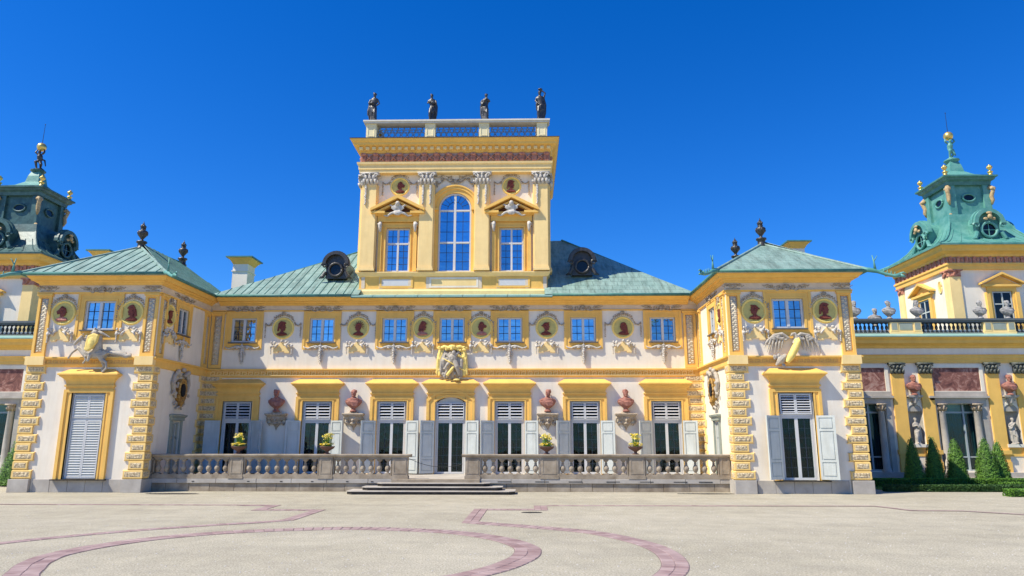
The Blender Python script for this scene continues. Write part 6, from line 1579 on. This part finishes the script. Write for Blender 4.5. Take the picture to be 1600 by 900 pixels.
    b = MB(); b.tube([(0,0,.75),(0,-.05,1.05),(0,-.06,1.25)], [.16,.2,.14], 9)
    b.tube([(0,0,.75),(-.14,-.22,.6),(-.12,-.05,.12)], [.13,.11,.06], 8); b.tube([(0,0,.75),(.2,-.1,.42),(.05,.12,.22),(.30,.2,.05)], [.13,.11,.08,.05], 8)
    for s in (-1, 1): b.tube([(s*.17,-.05,1.25),(s*.33,-.1,1.38),(s*.26,-.02,1.62)], [.08,.07,.05], 7)
    b.blob((0,-.14,1.38), (.11,.12,.14)); b.tube([(-.1,.05,1.0),(.3,.1,.8),(.42,.1,.35)], [.06,.07,.04], 6)
    b.blob((0,0,.05), (.32,.3,.1)); part('figure', fuse(b, BR if dark else CT, .025, 'figure'), f, rel=Matrix())
    part('globe', MB().blob((0,0,1.82), .32, 20, 14).mesh('globe', GO, True), f, rel=Matrix())
    part('lightning_rod', MB().tube([(0,0,2.1),(.02,0,3.6)], [.02,.012], 6).blob((.02,0,3.62), .04, 6, 5).mesh('lightning_rod', WIRE), f, rel=Matrix())
    cn = {(-1,-1):'front left', (1,-1):'front right', (-1,1):'rear left', (1,1):'rear right'}
    for (sx_, sy_), nm in cn.items():
        thing('gilt_urn', f'small gilded urn on the {nm} corner of the {"left" if xc < 0 else "right"} tower lantern', 'urn', (xc+sx_*(l+.3), yc+sy_*(l+.3), Z(20.26)), group='gilded urns on the towers', me=cached('gurn', lambda: urn_mesh(GO, .66, False)))
    # pedimented windows
    for q in (0, R(-90), R(90)):
        M = Matrix.Translation((xc, yc, dz)) @ Matrix.Rotation(q, 4, 'Z') @ Matrix.Translation((0, -h, 0))
        o = part('window', MB().frame(-.60,.60,9.4,11.75,.07,-.06,.0).box(-.04,.04,-.07,0,9.47,11.68).box(-.53,-.041,-.065,0,10.9,10.98).box(.041,.53,-.065,0,10.9,10.98).mesh('window_frame', SH), t, M=M)
        for s in (-1, 1): part('pane', MB().box(*sorted((s*.042,s*.528)),-.03,-.015,9.48,11.67).mesh('pane', mat('dormer_dark_glass', (.008,.01,.012), .15)), o, rel=Matrix())
        b = MB(); b.frame(-.92,.92,9.3,12.05,.27,-.14,.02,wb=0); b.box(-1.05,-.8,-.2,.02,9.3,11.7); b.box(.8,1.05,-.2,.02,9.3,11.7)
        b.box(-1.2,1.2,-.3,.02,12.05,12.2); b.prism([(-1.38,12.2),(-1.38,12.30),(0,12.98),(1.38,12.30),(1.38,12.2),(0,12.84)], -.42, .02); b.prism([(-1.1,12.2),(0,12.75),(1.1,12.2)], -.1, .02)
        part('window_surround', b.mesh('window_surround', YE), o, rel=Matrix())
    b = MB(); m_ = 16
    o = part('blind_oculus', MB().prism([(.14*math.cos(2*math.pi*i/m_), .34*math.sin(2*math.pi*i/m_)) for i in range(m_)], -.02, .01).mesh('blind_oculus', YE), t, M=Matrix.Translation((xc, yc, Z(12.3))) @ Matrix.Rotation(R(-90), 4, 'Z') @ Matrix.Translation((1.95,-h,0)))
    part('oculus_rim', MB().tube([(.18*math.cos(2*math.pi*i/m_), -.02, .40*math.sin(2*math.pi*i/m_)) for i in range(m_+1)], .05, 6).mesh('oculus_rim', YP, True), o, rel=Matrix())
side_tower(34.75, 0, False, 'right tower with bright green copper lantern and gilded globe')
side_tower(-31.5, -.32, True, 'left tower with copper lantern coloured darker as in shade and gilded globe, cut off by the left edge')

# ================================================================== topiary and hedges
def cone(x, y, h, r, i, label, mt=LF):
    rr = random.Random(i+50); t = thing('topiary_cone', label, 'topiary', (x, y, 0), group='clipped yew cones')
    part('trunk', cached('trk', lambda: MB().tube([(0,0,0),(0,0,.9)], [.05,.03], 7).mesh('trunk', PK)), t, rel=Matrix())
    b = MB(); n = 5200
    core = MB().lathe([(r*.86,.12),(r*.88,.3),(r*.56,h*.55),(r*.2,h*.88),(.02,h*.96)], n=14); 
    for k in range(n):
        u = rr.random()**.62 if False else 1-math.sqrt(rr.random()); z = .08+(h-.08)*u; q = r*(1-u)**.62*(1+.04*math.sin(9*u+i))+.04; a = rr.uniform(0, 6.283)
        q *= rr.uniform(.86,1.06); s = rr.uniform(.03,.06); p = Vector((q*math.cos(a), q*math.sin(a), z)); d = Vector((math.cos(a), math.sin(a), rr.uniform(.2,1.4))).normalized()
        e = d.cross(Vector((rr.uniform(-1,1),rr.uniform(-1,1),rr.uniform(-1,1)))).normalized()*s*.45; f = d.cross(e).normalized()*s*.75+d*s*rr.uniform(-.1,.75)
        b.add([p-e-f*.5, p+e-f*.5, p+e*.6+f*.5, p-e*.6+f*.5], [(0,1,2,3)])
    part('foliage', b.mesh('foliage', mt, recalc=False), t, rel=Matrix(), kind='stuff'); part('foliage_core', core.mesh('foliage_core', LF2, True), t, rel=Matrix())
for i, (x, y, h, r, l) in enumerate(((25.35,.1,2.62,.50,'clipped yew cone nearest the right pavilion'),(26.40,.0,2.70,.52,'clipped yew cone second from the right pavilion'),(27.55,-.1,2.60,.56,'dark clipped yew cone standing in shade before the gallery window'),
        (29.15,-.1,2.62,.62,'widest sunlit clipped yew cone, fourth from the pavilion'),(30.10,.3,2.45,.50,'clipped yew cone fifth from the pavilion, at the right'),(-23.3,-1.2,2.7,.85,'clipped yew cone at the left edge beside the left pavilion'))): cone(x, y, h, r, i, l)
def hedge(x0, x1, y0, y1, h, i, label, mt=LF, dens=260):
    rr = random.Random(i+90); t = thing('box_hedge', label, 'hedge', ((x0+x1)/2, (y0+y1)/2, 0), group='low clipped box hedges')
    a, c, d, e = x0-(x0+x1)/2, x1-(x0+x1)/2, y0-(y0+y1)/2, y1-(y0+y1)/2
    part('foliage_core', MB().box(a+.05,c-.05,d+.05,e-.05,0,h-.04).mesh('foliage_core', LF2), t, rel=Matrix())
    b = MB(); A = (c-a)*(e-d)+(c-a)*h*1.+(e-d)*h
    for k in range(int(min(9000, A*dens*3))):
        f = rr.random()*A
        if f < (c-a)*(e-d): p = Vector((rr.uniform(a,c), rr.uniform(d,e), h)); nn = Vector((0,0,1))
        elif f < (c-a)*(e-d)+(c-a)*h: p = Vector((rr.uniform(a,c), d, rr.uniform(0,h))); nn = Vector((0,-1,.2))
        else: p = Vector((a, rr.uniform(d,e), rr.uniform(0,h))); nn = Vector((-1,0,.2))
        dd = (nn+Vector((rr.uniform(-.8,.8),rr.uniform(-.8,.8),rr.uniform(-.8,.8)))).normalized(); s = rr.uniform(.03,.055); q = dd.cross(Vector((rr.uniform(-1,1),rr.uniform(-1,1),rr.uniform(-1,1)))).normalized()*s*.5
        b.add([p-q-dd*.02, p+q-dd*.02, p+dd*s+q*.6, p+dd*s-q*.6], [(0,1,2,3)])
    part('foliage', b.mesh('foliage', mt, recalc=False), t, rel=Matrix(), kind='stuff')
hedge(21.9, 33.5, -.95, -.55, .42, 0, 'long low hedge in the shade in front of the cones')
hedge(21.6, 33.5, -4.4, -3.95, .30, 5, 'dark clipped hedge in the pavilion shadow, nearest the gravel', LF2)  # darker leaf colour stands in for the pavilion's shadow
hedge(25.55, 40., -7.35, -6.75, .30, 1, 'sunlit low hedge at the lower right edge')
hedge(27.5, 40., -3.7, -3.3, .38, 2, 'bright low hedge behind the front hedge, at the right edge')
hedge(21.9, 22.25, -.5, 2.2, .42, 3, 'short hedge running back beside the right pavilion')
hedge(-40, -21.6, -1.3, -.8, .42, 4, 'low hedge at the left edge beside the left pavilion')
b = MB(); b.add([(21.3,-6.2,.006),(60,-16,.006),(60,2.2,.006),(21.3,2.2,.006)], [(0,1,2,3)]); b.add([(-60,-1.4,.006),(-21.2,-1.4,.006),(-21.2,2.2,.006),(-60,2.2,.006)], [(0,1,2,3)])
LAWN = None
b = MB(); b.box(21.9,60,-3.2,2.09,-.05,.02); b.box(-60,-21.4,-.8,2.09,-.05,.02)
thing('lawn', 'clipped grass beds beside the gallery wings', None, me=b.mesh('lawn', GR), kind='structure')
rr = random.Random(4); b = MB()
for k in range(9000):
    x, y = rr.uniform(22,36), rr.uniform(-3.1,2.0); h = rr.uniform(.03,.09); a = rr.uniform(0,3.14)
    b.add([(x-.012*math.cos(a),y-.012*math.sin(a),.02),(x+.012*math.cos(a),y+.012*math.sin(a),.02),(x+rr.uniform(-.03,.03),y+rr.uniform(-.03,.03),.02+h)], [(0,1,2)])
thing('grass', 'short grass in the bed beside the right pavilion', 'grass', me=b.mesh('grass', LF, recalc=False), kind='stuff')
